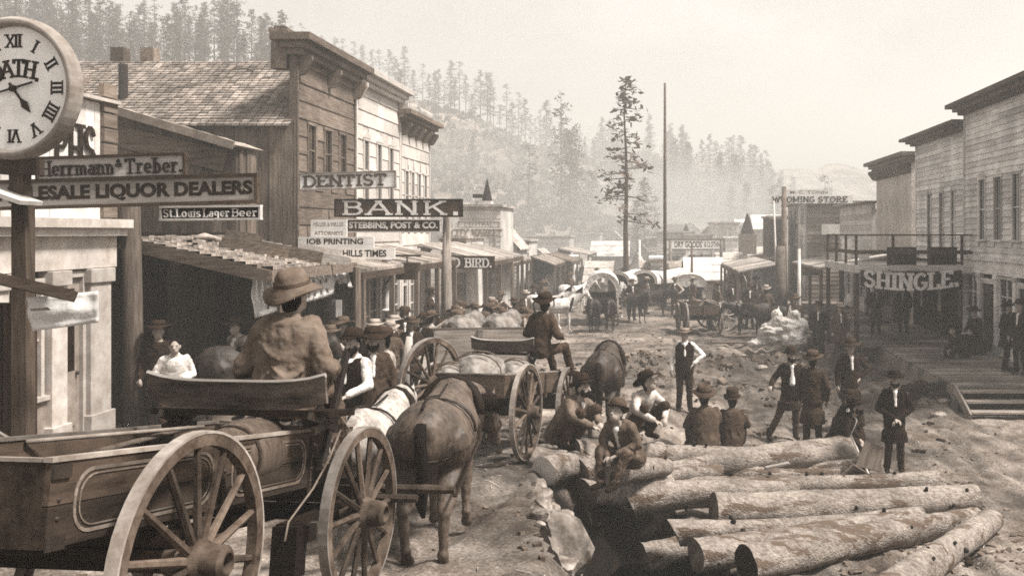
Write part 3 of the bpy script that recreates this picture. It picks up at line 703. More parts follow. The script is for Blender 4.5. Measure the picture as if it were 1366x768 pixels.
# liquor dealers' shop: white front with big pilasters at the left edge
L1 = thing('liquor_shop', 'white painted shop front with tall pilasters behind the big clock and long sign', 'building', (XL, 8.6, 0), (0, 0, LR))
ll = 15.15 - 8.6
f = MB(); boards(f, 0, ll - .35, 4.15, 5.9, .21, 0, .012); f.build('siding', WHITE, L1)
f = MB(); f.span((0, .02, 4.1), (ll, .14, 5.92)); f.build('front_wall', WHITE, L1)
f = MB()
for i in range(9): f.span((ll - .35, -.06 - .01 * (i % 2), 4.18 + i * .23), (ll + .02, .02, 4.18 + i * .23 + .2))
f.build('corner_quoin', b1v, L1)
f = MB(); f.span((-.02, -.28, 4.02), (ll + .08, .1, 4.15)); f.span((-.02, -.2, 3.9), (ll + .05, .1, 4.02)); f.span((0, -.06, 3.42), (ll, .1, 3.9)); f.build('belt_course', CREAM, L1)
zb = .95
for y0, y1 in ((14.42, 14.95), (13.5, 13.85), (12.2, 12.6), (10.9, 11.2)):
    f = MB(); f.span((y0 - 8.6, -.09, zb - .1), (y1 - 8.6, .1, 3.4)); f.span((y0 - 8.65, -.13, zb - .1), (y1 - 8.55, .09, zb + .3)); f.span((y0 - 8.65, -.13, 3.2), (y1 - 8.55, .09, 3.41)); f.build('pilaster', CREAM, L1, bevel=.012)
door(L1, 13.93 - 8.6, zb, .42, 2.35, CREAM, y=.04, glazed=.42, dm=GREYP)
window(L1, 12.72 - 8.6, zb + .75, .66, 1.55, CREAM, y=.04, cols=2, rows=2)
f = MB(); f.span((12.62 - 8.6, 0, zb - .1), (13.5 - 8.6, .06, zb + .68)); f.build('stall_board', GREYP, L1)
window(L1, 11.3 - 8.6, zb + .75, .8, 1.55, CREAM, y=.04, cols=2, rows=2)
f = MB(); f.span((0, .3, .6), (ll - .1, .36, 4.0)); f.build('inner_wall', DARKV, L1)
f = MB(); f.span((ll - .06, .12, .6), (ll, 5, 5.9)); f.build('side_wall', b1v, L1)
f = MB(); f.span((0, -.12, 5.93), (ll + .02, 5, 5.98)); f.build('roof', CREAM, L1)
f = MB()
def vert(p): return p
slab(f, 'PHS', ll - 1.5, ll - .55, 4.85, 5.5, -.035, tv=.13, th=.09, depth=.006); f.build('lettering', INK, L1)
# boarded shed between it and the tall grey building
L2 = thing('boarded_shed', 'shed of upright boards with a low sloping roof behind the long liquor sign', 'building', (0, 0, 0))
top = lambda X: lerp(ZP(132, 19.5), ZP(194, 19.5), (X - XP(110, 19.5)) / (XP(320, 19.5) - XP(110, 19.5)))
f = MB(); boards(f, XP(95, 19.5), XP(317, 19.5), .3, 5, .17, 19.5, .035, ztop=lambda x: top(x) - .05); f.build('front_wall', WOODV, L2)
f = MB(); xr = XP(317, 19.5); boards(f, 0, .85, .3, top(xr) - .05, .2, 0, .03); o = f.build('side_wall', WOODV, L2); o.rotation_euler = (0, 0, LR); o.location = (xr, 19.52, 0)
f = MB(); xa, xb = XP(85, 19.5), XP(324, 19.5)
for i in range(9):
    x0, x1 = lerp(xa, xb, i / 9), lerp(xa, xb, (i + 1.06) / 9)
    f.add([(x0, 19.1, top(x0) + .03), (x1, 19.1, top(x1)), (x1, 20.5, top(x1)), (x0, 20.5, top(x0) + .03), (x0, 19.1, top(x0) - .03), (x1, 19.1, top(x1) - .05)], [(0, 1, 2, 3), (4, 5, 1, 0)])
f.build('roof', SHINGLE, L2)
f = MB(); f.bar((xa, 19.06, top(xa) - .04), (lerp(xa, xb, .3), 19.06, top(lerp(xa, xb, .3)) - .04), .05, .28); f.build('barge_board', WHITE, L2)
f = MB(); f.bar((lerp(xa, xb, .3), 19.06, top(lerp(xa, xb, .3)) - .02), (xb, 19.06, top(xb) - .02), .05, .16); f.build('barge_board', GREYP, L2)
f = MB(); f.bar((XP(140, 19.42), 19.42, ZP(178, 19.42)), (XP(300, 19.42), 19.42, ZP(215, 19.42)), .03, .42); f.build('plank', WOODX, L2)
# open shed with the shingled porch roof
SH = thing('open_shed', 'open fronted shed with a sagging plank and shingle porch roof behind the wagon driver', 'shed')
r = MB(); X0, X1 = -8.7, -6.3; z0, z1 = 3.88, 3.34
for k in range(13):
    for c in range(24):
        ya, yb = lerp(15.7, 20.1, c / 24), lerp(15.7, 20.1, (c + 1) / 24) - .01; a, b_ = k / 13, (k + 1.2) / 13; j = RN.uniform(0, .03)
        if RN.random() < .03: continue
        f_ = lambda t: (lerp(X1, X0, min(t, 1)), lerp(z1, z0, min(t, 1)))
        r.add([(f_(a)[0], ya, f_(a)[1] + .04 + j), (f_(a)[0], yb, f_(a)[1] + .04 + j), (f_(b_)[0], yb, f_(b_)[1] + .01), (f_(b_)[0], ya, f_(b_)[1] + .01), (f_(a)[0], ya, f_(a)[1]), (f_(a)[0], yb, f_(a)[1])], [(0, 3, 2, 1), (4, 0, 1, 5)])
r.span((X0, 15.75, z0 - .1), (X0 + .02, 20, z0)); rf = r.build('roof', SHINGLE, SH)
r = MB(); r.bar((X0, 15.72, z0 - .09), (X1, 15.72, z1 - .1), .09, .2); r.bar((X1 + .02, 15.7, z1 - .1), (X1 + .02, 20.1, z1 - .1), .08, .18)
for yy in (16.8, 17.9, 19): r.bar((X0, yy, z0 - .09), (X1, yy, z1 - .1), .07, .12)
r.build('rafter', WOODX, SH)
for k, yy in enumerate((15.95, 19.9)):
    p = MB(); p.tube([(X1 + .12, yy, .3), (X1 + .12, yy, z1 - .1)], [.09, .08], 8); p.build('post', WOODV, SH)
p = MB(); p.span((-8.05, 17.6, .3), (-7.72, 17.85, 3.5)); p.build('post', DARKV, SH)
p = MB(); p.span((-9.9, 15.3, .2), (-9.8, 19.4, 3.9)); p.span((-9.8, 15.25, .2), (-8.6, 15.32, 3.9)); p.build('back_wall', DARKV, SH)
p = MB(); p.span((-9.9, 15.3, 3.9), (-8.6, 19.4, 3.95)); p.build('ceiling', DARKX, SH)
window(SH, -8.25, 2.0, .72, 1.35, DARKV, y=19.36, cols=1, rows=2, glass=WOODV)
# loose boards and sacking lying on the porch roof
for i, (a, b_, wd, lab) in enumerate((((295, 312), (385, 322), .2, 'long warped board lying on the porch roof, nearest its top'), ((330, 318), (430, 352), .22, 'weathered board lying slantwise on the porch roof'), ((360, 312), (466, 343), .16, 'pale board running down to the porch roof corner'), ((300, 335), (350, 338), .18, 'short broken board on the lower porch roof'), ((400, 318), (455, 340), .2, 'bleached plank at the far end of the porch roof'))):
    Ya, Yb = 17.2 + i * .5, 17.6 + i * .5; m_ = MB()
    pa, pb = W(a[0], a[1], Ya), W(b_[0], b_[1], Yb)
    rz_ = lambda p: lerp(z0, z1, (p.x - X0) / (X1 - X0)) + .1
    pa.z, pb.z = rz_(pa) + .02, rz_(pb) + .04
    m_.bar(pa, pb, .035, wd, up=(.2, 0, 1)); tag(m_.build('loose_board', LIGHTX if i in (2, 4) else WOODX), lab, 'board', 'loose boards on the porch roof')
m_ = MB(); rr = []
for k in range(9):
    t = k / 8; c = V((lerp(-8.3, -7.4, t), 17.4 + .35 * math.sin(t * 3), lerp(3.86, 3.67, t) + .05 * math.sin(t * 9))); rr.append(c)
m_.tube(rr, [.05, .11, .09, .13, .1, .12, .08, .1, .05], 8, sq=.55, jit=.5); tag(m_.build('sacking', val(.3), smooth=True), 'crumpled pale sacking thrown on the porch roof', 'sacking')
# round log post in front of the shed
m_ = MB(); m_.tube([(XP(178, 15.4), 15.4, .5), (XP(177, 15.4), 15.4, 2.5), (XP(174, 15.4), 15.4, ZP(262, 15.4))], [.16, .15, .14], 12, jit=.08); tag(m_.build('log_post', mat('bare_log', .18, scale=4, st=ZS, lo=.6, bump=.5), smooth=True), 'thick round bare log post standing at the corner of the open shed', 'post')
# left boardwalk
m_ = MB(); yy = 15.3
while yy < 44:
    d_ = RN.uniform(.2, .3); g_ = G(-7.5, yy); m_.box((-7.45, yy + d_ / 2, g_ + .12 + RN.uniform(0, .02)), (2.1, d_ - .012, .06)); yy += d_
m_.span((-6.45, 15.3, -.2), (-6.4, 44, .2)); tag(m_.build('boardwalk', WOODX), kind='structure')
# ---- beyond the three fronts
def shack(name, label, x0, x1, ytop, Y, v, d=4, roof='gable', rise=1.2, rv=None, wins=1, dr=True, base=0, group=None, rm=None):
    a, b_ = XP(x0, Y), XP(x1, Y); zt = ZP(ytop, Y); w_ = b_ - a
    o = thing(name, label, 'building', (a, Y, 0), group=group)
    wm = val(v, scale=4, st=XS, lo=.7, hi=1.2, tamp=.3, dirt=.3)
    ze = zt - (rise if roof in ('gable', 'side') else 0)
    m_ = MB(); m_.span((0, .02, base), (w_, d, ze)); clap(m_, 0, w_, base, ze, .22, .02, .02)
    if roof == 'gable': m_.add([(0, .02, ze), (w_, .02, ze), (w_ / 2, .02, zt), (0, d, ze), (w_, d, ze), (w_ / 2, d, zt)], [(0, 1, 2), (4, 3, 5)])
    m_.build('wall', wm, o)
    rmm = rm or val(rv or .4, scale=5, tamp=.12)
    if roof == 'gable': gable_roof(o, 0, w_, 0, d, ze, rise, rmm, over=.2, along='y', rows=3, cols=1)
    elif roof == 'side': gable_roof(o, 0, w_, 0, d, ze, rise, rmm, over=.25, along='x', rows=3, cols=1)
    else:
        m_ = MB(); m_.span((-.12, -.16, zt), (w_ + .12, d + .1, zt + .12)); m_.span((-.06, -.1, zt - .12), (w_ + .06, .0, zt - .003)); m_.build('roof', rmm, o)
    for i in range(wins):
        ww = min(.8, w_ / (wins * 2.2)); x = w_ * (i + .5) / wins - ww / 2
        window(o, x, base + min(1.0, ze * .35), ww, min(1.2, ze * .35), val(.6), y=.0, rows=2)
        if zt > 4.6 and roof == 'flat': window(o, x, base + 3.2, ww, 1.1, val(.6), y=.0)
    if dr and w_ > 2: door(o, w_ * .5 - .4, base, .8, 2.0, val(.5), y=-.01)
    return o
def porch(label, X0, X1, Ya, Yb, z0, z1, m, left=True, posts=3, ground=.1, name='porch_roof', pm=None, deck=None, th=.06):
    o = thing(name, label, 'porch'); r = MB(); n = max(3, int((Yb - Ya) / .4))
    for c in range(n):
        a, b_ = lerp(Ya, Yb, c / n), lerp(Ya, Yb, (c + 1) / n) - .01; j = RN.uniform(0, .03)
        r.add([(X0, a, z0 + j), (X0, b_, z0 + j), (X1, b_, z1 + j), (X1, a, z1 + j), (X0, a, z0 - th), (X0, b_, z0 - th), (X1, b_, z1 - th), (X1, a, z1 - th)],
              [(0, 1, 2, 3), (7, 6, 5, 4), (0, 3, 7, 4), (1, 5, 6, 2), (2, 6, 7, 3), (0, 4, 5, 1)])
    r.build('roof', m, o)
    r = MB(); r.span((X1 - .06, Ya, z1 - th - .16), (X1 + .03, Yb, z1 - th)); r.build('beam', pm or WOODY, o)
    for i in range(posts):
        p = MB(); yy = lerp(Ya + .12, Yb - .12, i / max(1, posts - 1)); p.box((X1 - .02, yy, (z1 - th - .16 + ground - .2) / 2), (.12, .12, z1 - th - .16 - ground + .2)); p.build('post', pm or WOODV, o)
    return o
porch('grey shingled porch roof over the walk before the three tall fronts', -8.45, -6.4, 20.9, 30.6, 3.55, 3.15, SHINGLE, posts=5, ground=.3)
porch('pale porch roof beyond the bank, carrying the bird sign', -8.45, -6.1, 34.2, 43.5, 3.55, 2.95, val(.38), posts=4, ground=.1)
porch('dark porch roof on the left side past the bird sign', -8.4, -6.7, 44.5, 51, 3.1, 2.6, val(.3), posts=5, ground=.0)
specL = [('pale false front building with small windows just past the bracketed cornice', 588, 622, 318, 41, .62, 'flat', 2), ('pale low building with a square front behind the market sign', 612, 668, 276, 47, .6, 'flat', 2), ('white gabled building right of the market sign', 640, 690, 300, 54, .62, 'gable', 2),
    ('pale flat roofed store down the left side, half hidden by the porch', 660, 706, 322, 62, .58, 'flat', 2), ('white cabin at the bend of the street on the left side', 692, 742, 332, 70, .6, 'gable', 2), ('pale two storey front with a lone square window left of the tall faint pine', 706, 760, 316, 84, .62, 'flat', 1),
    ('low white shed with a plain roof beneath the tall faint pine', 744, 790, 338, 90, .6, 'side', 2)]
for lab, a, b_, yt, Y, v, rf, n in specL: shack('town_building', lab, a, b_, yt, Y, v, roof=rf, wins=n)
# turret and small spire above the market sign
o = thing('belfry', 'small dark pointed spire on a white box above the market sign', 'spire'); Y = 51; m_ = MB(); m_.span((XP(634, Y), Y, ZP(300, Y)), (XP(655, Y), Y + .8, ZP(268, Y))); m_.build('turret', val(.6), o)
m_ = MB(); m_.lathe([(.28, ZP(268, Y) + .01), (.02, ZP(238, Y))], 4, M.Translation((XP(648, Y), Y + .4, 0))); m_.build('spire', DARKV, o)
m_ = MB(); m_.span((XP(631, Y), Y - .1, ZP(264, Y)), (XP(643, Y), Y + .3, ZP(259, Y))); m_.span((XP(657, Y), Y, ZP(282, Y)), (XP(668, Y), Y + .6, ZP(276, Y))); m_.build('cap', DARKV, o)
# ---- far end and right side of the street
specF = [('dark gabled cabin with a pale roof left of the tall lone pine', 790, 836, 322, 84, .2, 'side', 1, .6), ('tiny white cabin at the far end beside the lone pine', 846, 868, 326, 96, .6, 'gable', 1, .5), ('small pale cabin right of the lone pine trunk', 862, 892, 318, 88, .5, 'flat', 2, .5),
    ('white store front behind the dry goods sign', 876, 926, 310, 80, .64, 'flat', 2, .4), ('pale false front above the dry goods sign', 915, 950, 314, 76, .6, 'flat', 2, .4), ('tall pale house with a small dormer among the far roofs', 928, 966, 300, 86, .6, 'gable', 2, .5),
    ('white house with a dark chimney near the right spire', 950, 986, 298, 78, .62, 'flat', 1, .4), ('white gable fronted building left of the right spire', 975, 1012, 296, 90, .62, 'gable', 1, .6), ('pale barn roof behind the right spire', 985, 1030, 292, 96, .62, 'side', 0, .6),
    ('low dark shed with a rounded pale roof under the dry goods sign', 896, 950, 338, 66, .12, 'gable', 0, .5), ('brown shed with a sagging roof among the far wagons', 858, 905, 350, 60, .12, 'side', 0, .3), ('white canvas roofed booth behind the covered wagons', 918, 962, 345, 58, .45, 'side', 0, .6)]
specF += [('pale two storey front among the far roofs left of the lone pine', 764, 800, 312, 104, .6, 'flat', 2, .5), ('white gabled house high among the far roofs behind the lone pine', 806, 832, 308, 112, .62, 'gable', 1, .6), ('far pale store with a square top right of the flagpole', 888, 912, 300, 104, .6, 'flat', 2, .5),
    ('far white gable between the flagpole and the dry goods sign', 905, 936, 296, 112, .62, 'gable', 1, .6), ('pale long roofed building at the far bend of the street', 720, 770, 322, 108, .58, 'side', 3, .6), ('far grey house below the western store sign', 1008, 1044, 286, 84, .4, 'side', 1, .6), ('small white shop just right of the lone pine', 838, 862, 338, 74, .6, 'gable', 1, .5)]
specF += [('small white tent roofed store low in the far street, left part', 700, 728, 348, 60, .7, 'gable', 1, .42), ('white board front with one dark window under the tall faint pine', 730, 762, 344, 66, .72, 'flat', 1, .6), ('pale lean-to below the dark gabled cabin', 782, 812, 350, 62, .66, 'side', 1, .42),
    ('tiny pale booth left of the flagpole foot', 868, 886, 346, 58, .7, 'flat', 1, .6), ('white low roof right of the dry goods sign', 962, 990, 338, 62, .7, 'side', 1, .42), ('pale square front just left of the right spire', 968, 988, 318, 72, .7, 'flat', 1, .6), ('white shed roof beneath the right spire', 1004, 1030, 330, 66, .68, 'side', 0, .42)]
for lab, a, b_, yt, Y, v, rf, n, rv in specF: shack('town_building', lab, a, b_, yt, Y, v, roof=rf, wins=n, rv=rv, d=5)
for x, yt, yb, Y, lab in ((997, 284, 312, 68, 'dark thin spire on a shingled turret left of the western store sign'), (915, 298, 318, 82, 'tiny spire behind the dry goods sign')):
    o = thing('spire', lab, 'spire'); m_ = MB(); m_.lathe([(.5, ZP(yb, Y)), (.03, ZP(yt, Y))], 6, M.Translation((XP(x, Y), Y, 0))); m_.build('steeple', DARKV, o)
    m_ = MB(); m_.span((XP(x - 11, Y), Y - .6, 0), (XP(x + 11, Y), Y + .6, ZP(yb, Y) - .005)); m_.build('turret', val(.2), o)
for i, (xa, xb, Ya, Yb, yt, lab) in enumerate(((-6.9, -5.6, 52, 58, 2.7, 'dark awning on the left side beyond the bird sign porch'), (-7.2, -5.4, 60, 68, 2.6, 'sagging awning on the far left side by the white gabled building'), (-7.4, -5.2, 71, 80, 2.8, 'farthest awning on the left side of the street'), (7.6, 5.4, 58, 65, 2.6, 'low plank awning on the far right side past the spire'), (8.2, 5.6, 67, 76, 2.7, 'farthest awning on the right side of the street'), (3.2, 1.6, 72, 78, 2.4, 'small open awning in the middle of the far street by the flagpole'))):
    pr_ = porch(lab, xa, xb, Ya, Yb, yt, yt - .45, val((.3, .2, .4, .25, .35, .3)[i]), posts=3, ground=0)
    m_ = MB(); m_.span((min(xa, xb) if xa < 0 else max(xa, xb) - .1, Ya, 0), ((min(xa, xb) + .1) if xa < 0 else max(xa, xb), Yb, yt)); m_.build('back_wall', DARKV, pr_)  # dark wall colour stands for the shadow under the awning
# big two storey store at the right edge
RX = 9.5; pf = .5
rv_ = mat('lapped_siding', .72, scale=4, st=(.4, 5, 5), lo=.72, hi=1.2, tamp=.3, dirt=.35); rt = val(.66, st=XS)
R1, ur1 = town_house('two_storey_store', 'large two storey store of lapped boards with tall arched windows at the right edge', RX, 20.2, 30.4, pf, 7.6, False, .4, .17, [(28.7, 3.75, .52, 1.75), (27.35, 3.75, .52, 1.75), (25.95, 3.75, .52, 1.75), (24.3, 3.75, .52, 1.75), (22.7, 3.75, .52, 1.75)], (.36, .5, 0, val(.16)), sf=2.75, lip=.03, seg=3.5, wall_m=rv_, fm=rt, arch=.16, posts=7)
R2, ur2 = town_house('two_storey_store', 'pale two storey store of lapped boards behind the balcony', 9.7, 31.0, 36.9, .2, 7.2, False, .8, .17, [(32.2, 3.3, .4, 2.0), (33.5, 3.3, .4, 2.0), (35.0, 3.3, .4, 2.0)], (.3, .55, 0, val(.18)), sf=2.8, lip=.03, seg=3.5, posts=5, fm=val(.62, st=XS), fs=val(.03, st=ZS))  # lower store front near black: the shade under the balcony, as colour
R3, ur3 = town_house('brick_building', 'narrow plain walled building with a dentilled cornice behind the balcony', 9.9, 38.4, 44.6, .1, 6.7, False, .33, .17, [], (.42, .5, 12, val(.2)), sf=2.8, brick=True, wall_m=mat('pale_brick', .45, scale=11, lo=.7, hi=1.25, dirt=.3, bump=.5), posts=4, fm=GREYP)
R4, ur4 = town_house('low_store', 'low white clapboard store front beside the narrow plain walled building', 9.9, 45.4, 53.4, .1, 5.3, False, .66, .26, [], (.14, .35, 0, val(.4)), sf=2.8, posts=5, lip=.03)
# shop side with the western store sign
o = thing('corner_store', 'store with lettered white front and dark clapboard side beneath the western store sign', 'building', (0, 0, 0))
m_ = MB(); X5, Y5 = XP(1077, 56), 56; m_.span((X5 + .02, Y5 + .02, 0), (12, Y5 + 8.6, ZP(272, Y5))); clap(m_, X5, 11.6, 0, ZP(272, Y5), .24, Y5 + .02, .025, seg=2); m_.build('side_wall', val(.26, st=XS), o)
m_ = MB(); boards(m_, 0, 8.4, 0, ZP(271, Y5), .5, 0, .01); f = m_.build('front_wall', val(.6), o); f.rotation_euler = (0, 0, RR); f.location = (X5, Y5 + 8.5, 0)
for i, z in ((0, 3.2), (1, 3.2), (2, 3.2), (0, 4.5), (1, 4.5), (2, 4.5)):
    w_ = window(o, 1.2 + i * 2.5, z, .9, .8, val(.55), y=-.03, rows=3, cols=3); w_.rotation_euler = (0, 0, RR); w_.location = (X5, Y5 + 8.5, 0)
m_ = MB(); m_.span((X5 - .4, Y5 - .3, ZP(271, Y5)), (12.1, Y5 + 9, ZP(268, Y5))); m_.build('roof', val(.2), o)
m_ = MB(); m_.span((XP(1096, 55.8), 55.75, ZP(313, 55.8)), (XP(1120, 55.8), 55.88, ZP(299, 55.8))); m_.build('notice_board', WHITE, o)
o = shack('town_building', 'small dark shed behind the pole of the western store sign', 1027, 1050, 290, 60, .12, roof='flat', wins=0, dr=False)
# porches on the right
porch('long pale plank porch roof on the right side below the spire', XP(1040, 44), XP(985, 44), 44, 56, 2.55, 2.2, val(.4), left=False, posts=5, ground=0)
porch('plank porch roof sloping toward the street beneath the western store sign', 9.5, 6.1, 36.6, 45, 3.2, 2.6, val(.42), left=False, posts=4, ground=0)
# balcony
BC = thing('balcony', 'wooden balcony with a railing over the dark shop entrance, carrying the arched sign', 'balcony')
m_ = MB(); yy = 29.6
while yy < 34.8: m_.span((5.98, yy, 2.86), (9.62, yy + .19, 2.93)); yy += .2
m_.build('deck', val(.45, st=XS), BC)
m_ = MB(); m_.span((5.92, 29.52, 2.72), (9.62, 29.59, 2.96)); m_.span((5.9, 29.6, 2.72), (5.97, 34.8, 2.96)); m_.build('fascia', val(.62, st=XS), BC)
for x, y in ((6.0, 29.68), (6.0, 32.2), (6.0, 34.7), (7.3, 29.7)):
    if x > 7: continue
    m_ = MB(); m_.box((x, y, 1.35), (.13, .13, 2.74)); m_.build('post', val(.12), BC)
for x, y in ((5.98, 29.66), (7.1, 29.66), (8.2, 29.66), (9.2, 29.66), (5.98, 31.3), (5.98, 33), (5.98, 34.7)):
    m_ = MB(); m_.box((x, y, 3.4), (.075, .075, .96)); m_.build('rail_post', val(.1), BC)
m_ = MB(); m_.bar((5.9, 29.66, 3.87), (9.6, 29.66, 3.87), .07, .05); m_.bar((5.98, 29.6, 3.868), (5.98, 34.8, 3.868), .07, .05); m_.bar((5.9, 29.66, 3.35), (9.6, 29.66, 3.35), .04, .12); m_.bar((5.98, 29.6, 3.349), (5.98, 34.8, 3.349), .04, .12); m_.build('rail', val(.12), BC)
for a, b_, lab in ((1183, 1222, 'dark board leaning on the balcony rail with pale scrolls'), (1237, 1276, 'plain dark board on the balcony, right of the scrolled one')):
    o = thing('notice_board', lab, 'sign'); m_ = MB(); m_.span((XP(a, 30), 29.95, 2.95), (XP(b_, 30), 30.02, 3.5)); m_.build('board', DARKX, o)
    if a == 1183:
        m_ = MB()
        for k in range(3): x = lerp(XP(a, 30), XP(b_, 30), .2 + .3 * k); m_.tube([(x + .12 * math.cos(q), 29.93, 3.3 + .09 * math.sin(q) + .02 * q) for q in [i * .5 for i in range(9)]], .022, 6)
        m_.build('scroll', GREYP, o)
for a, b_, lab in ((1123, 1136, 'white notice seen through the balcony rail, left one'), (1146, 1160, 'white notice seen through the balcony rail, right one')):
    m_ = MB(); m_.span((XP(a, 34.2), 34.2, 3.0), (XP(b_, 34.2), 34.24, 3.72)); tag(m_.build('notice', PAPER), lab, 'notice')
# right boardwalk and steps
m_ = MB(); yy = 21.6
while yy < 36.6:
    d_ = RN.uniform(.2, .28); m_.box((8.15 if yy < 29.4 else 7.8, yy + d_ / 2, .47 + RN.uniform(0, .02)), (3.0 if yy < 29.4 else 3.5, d_ - .012, .06)); yy += d_
m_.span((6.62, 21.6, -.1), (6.68, 36.5, .44)); m_.span((6.68, 21.62, -.1), (9.4, 21.68, .44)); tag(m_.build('boardwalk', mat('worn_planks', .27, scale=4, st=XS, lo=.4, hi=1.5, dirt=.6)), kind='structure')
ST = thing('steps', 'low flight of open wooden steps up to the right boardwalk', 'steps', (XP(1283, 21.1), 20.5, 0))
for k in range(3):
    m_ = MB(); m_.span((.05, .36 * k, .13 + .16 * k), (3.2, .36 * k + .3, .17 + .16 * k)); m_.build('tread', val(.3, st=XS), ST)
for x in (0, 3.2):
    m_ = MB(); m_.bar((x, -.02, .05), (x, 1.1, .5), .05, .2); m_.build('stringer', val(.3, st=YS), ST)
m_ = MB(); m_.span((.05, 1.0, 0), (3.2, 1.04, .46)); m_.build('back_board', DARKX, ST)
# ================================================================ SIGNS
def sign(name, label, x0, x1, yt, yb, Y, bm, fm=None, roll=0, rz=0, fw=.05, th=.05, letters=(), lm=None, group=None, cat='sign'):
    """board facing the camera end of the street; letters get (mb, w, h) in board coordinates centred on 0"""
    c = W((x0 + x1) / 2, (yt + yb) / 2, Y); w_ = (x1 - x0) * Y / F; h_ = (yb - yt) * Y / F
    o = thing(name, label, cat, c, (0, rad(-roll), rz), group)
    m_ = MB(); m_.span((-w_ / 2, -th / 2, -h_ / 2), (w_ / 2, th / 2, h_ / 2)); m_.build('board', bm, o)
    if fm:
        m_ = MB(); a, b = w_ / 2, h_ / 2
        m_.span((-a - .012, -th / 2 - .025, b - fw), (a + .012, th / 2 + .01, b + .012)); m_.span((-a - .012, -th / 2 - .025, -b - .012), (a + .012, th / 2 + .01, -b + fw))
        m_.span((-a - .01, -th / 2 - .022, -b + fw), (-a + fw, th / 2 + .008, b - fw)); m_.span((a - fw, -th / 2 - .022, -b + fw), (a + .01, th / 2 + .008, b - fw)); m_.build('frame', fm, o)
    for fn in letters:
        m_ = MB(); fn(m_, w_, h_, -th / 2 - .001); m_.build('lettering', lm or INK, o)
    return o
SB = lambda t, a, b, c, d, **k: (lambda m_, w, h, y: slab(m_, t, lerp(-w/2, w/2, a), lerp(-w/2, w/2, b), lerp(-h/2, h/2, c), lerp(-h/2, h/2, d), y, **k))
BF = lambda t, a, b, c, d, bold=.02: (lambda m_, w, h, y: bfont(m_, t, lerp(-w/2, w/2, a), lerp(-w/2, w/2, b), lerp(-h/2, h/2, c), lerp(-h/2, h/2, d), y, bold, .0012))
TAN = mat('weathered_sign', .5, scale=5, st=XS, lo=.7, hi=1.15, dirt=.35)
SW = mat('sign_white', .78, scale=5, st=XS, lo=.78, hi=1.1, dirt=.25, tamp=.1)
SD = mat('sign_dark', .05, scale=6, lo=.7, bump=.1)
SM = mat('sign_brown', .09, scale=6, lo=.7, bump=.1)
sign('shop_sign', 'long weathered sign with big dark capitals ending in LIQUOR DEALERS across the left edge', -48, 344, 238, 275, 11, TAN, SM, roll=1.6, letters=[BF('WHOLESALE LIQUOR DEALERS', .045, .985, .2, .8, .05)], fw=.025)
sign('shop_sign', 'short upper sign with two names in old style letters above the long liquor sign', 51, 248, 208, 238, 11.12, mat('pale_sign', .66, scale=5, st=XS, lo=.75, hi=1.1, dirt=.3), SM, roll=1.8, letters=[SB('Herrmann', .03, .52, .2, .82, tv=.15, th=.09, serif=.36), SB('&', .535, .575, .5, .8, tv=.2, th=.14, serif=0), SB('Treber.', .6, .985, .2, .82, tv=.15, th=.09, serif=.36)], fw=.018)
sign('shop_sign', 'small narrow dark sign with white letters for lager beer under the long liquor sign', 216, 348, 275.5, 292.5, 11.3, SD, WHITE, roll=.6, letters=[SB('St.Louis', .03, .4, .2, .8, tv=.15, th=.1, serif=.3), SB('Lager', .43, .69, .2, .8, tv=.15, th=.1, serif=.3), SB('Beer', .72, .97, .2, .8, tv=.15, th=.1, serif=.3)], lm=LW, fw=.012, th=.04)
sign('shop_sign', 'white sign reading DENTIST in pale outlined letters on the tall grey building', 400, 528, 230, 252, 22.6, mat('bright_sign', .86, scale=5, st=XS, lo=.8, hi=1.05, dirt=.2, tamp=.05), GREYP, roll=1.6, letters=[SB('DENTIST', .05, .9, .2, .82, tv=.26, th=.16, serif=.5)], lm=val(.14), fw=.018)
sign('shop_sign', 'large dark sign reading BANK in white slab letters', 447, 617, 266, 289, 25, SM, DARKX, letters=[SB('BANK.', .07, .97, .14, .88, tv=.26, th=.13, serif=.5, sp=.3)], lm=LW, fw=.03)
sign('shop_sign', 'dark narrow sign with white capitals hanging under the BANK sign', 462, 588, 292.5, 309.5, 25, SM, WHITE, letters=[BF('STEBBINS, POST & CO.', .03, .97, .2, .8, .035)], lm=LW, fw=.02)
sign('shop_sign', 'small white sign with faint arched lettering left under the BANK sign', 415, 463, 293, 316, 23.5, SW, None, letters=[BF('MILLER & MILLER', .08, .92, .62, .85, .0), BF('ATTORNEYS', .1, .9, .12, .34, .01)], lm=GREYP)
sign('shop_sign', 'white sign reading JOB PRINTING above the porch roof', 398, 499, 316, 331, 22.8, SW, None, letters=[BF('JOB PRINTING', .1, .86, .2, .86, .03)])
sign('shop_sign', 'white newspaper sign with dark capitals ending in TIMES below the printing sign', 417, 527, 330.5, 345.5, 23.6, SW, None, letters=[BF('BLACK HILLS TIMES', .03, .9, .2, .82, .03)])
sign('shop_sign', 'pale sign reading MARKET far down the left side', 600, 672, 304, 317, 42, SW, None, letters=[SB('CITY MARKET', .04, .96, .16, .84, tv=.2, th=.13, serif=.4)], lm=GREYP)
sign('shop_sign', 'upper pale sign with faded letters on top of the MARKET sign', 611, 666, 296, 303.5, 42.1, SW, GREYP, fw=.03, letters=[BF('CENTRAL', .15, .85, .2, .8, .0)], lm=GREYP)
def arch_warp(m, amp, w): return lambda p: V((p.x, 0, p.z + amp * (1 - (2 * p.x / w) ** 2) - amp * .6))
sign('shop_sign', 'dark porch sign reading RED BIRD in white letters', 581, 660, 341, 358.5, 33.9, SM, None, roll=-.6, letters=[SB('RED BIRD.', .08, .95, .15, .78, tv=.2, th=.14, serif=.4)], lm=LW)
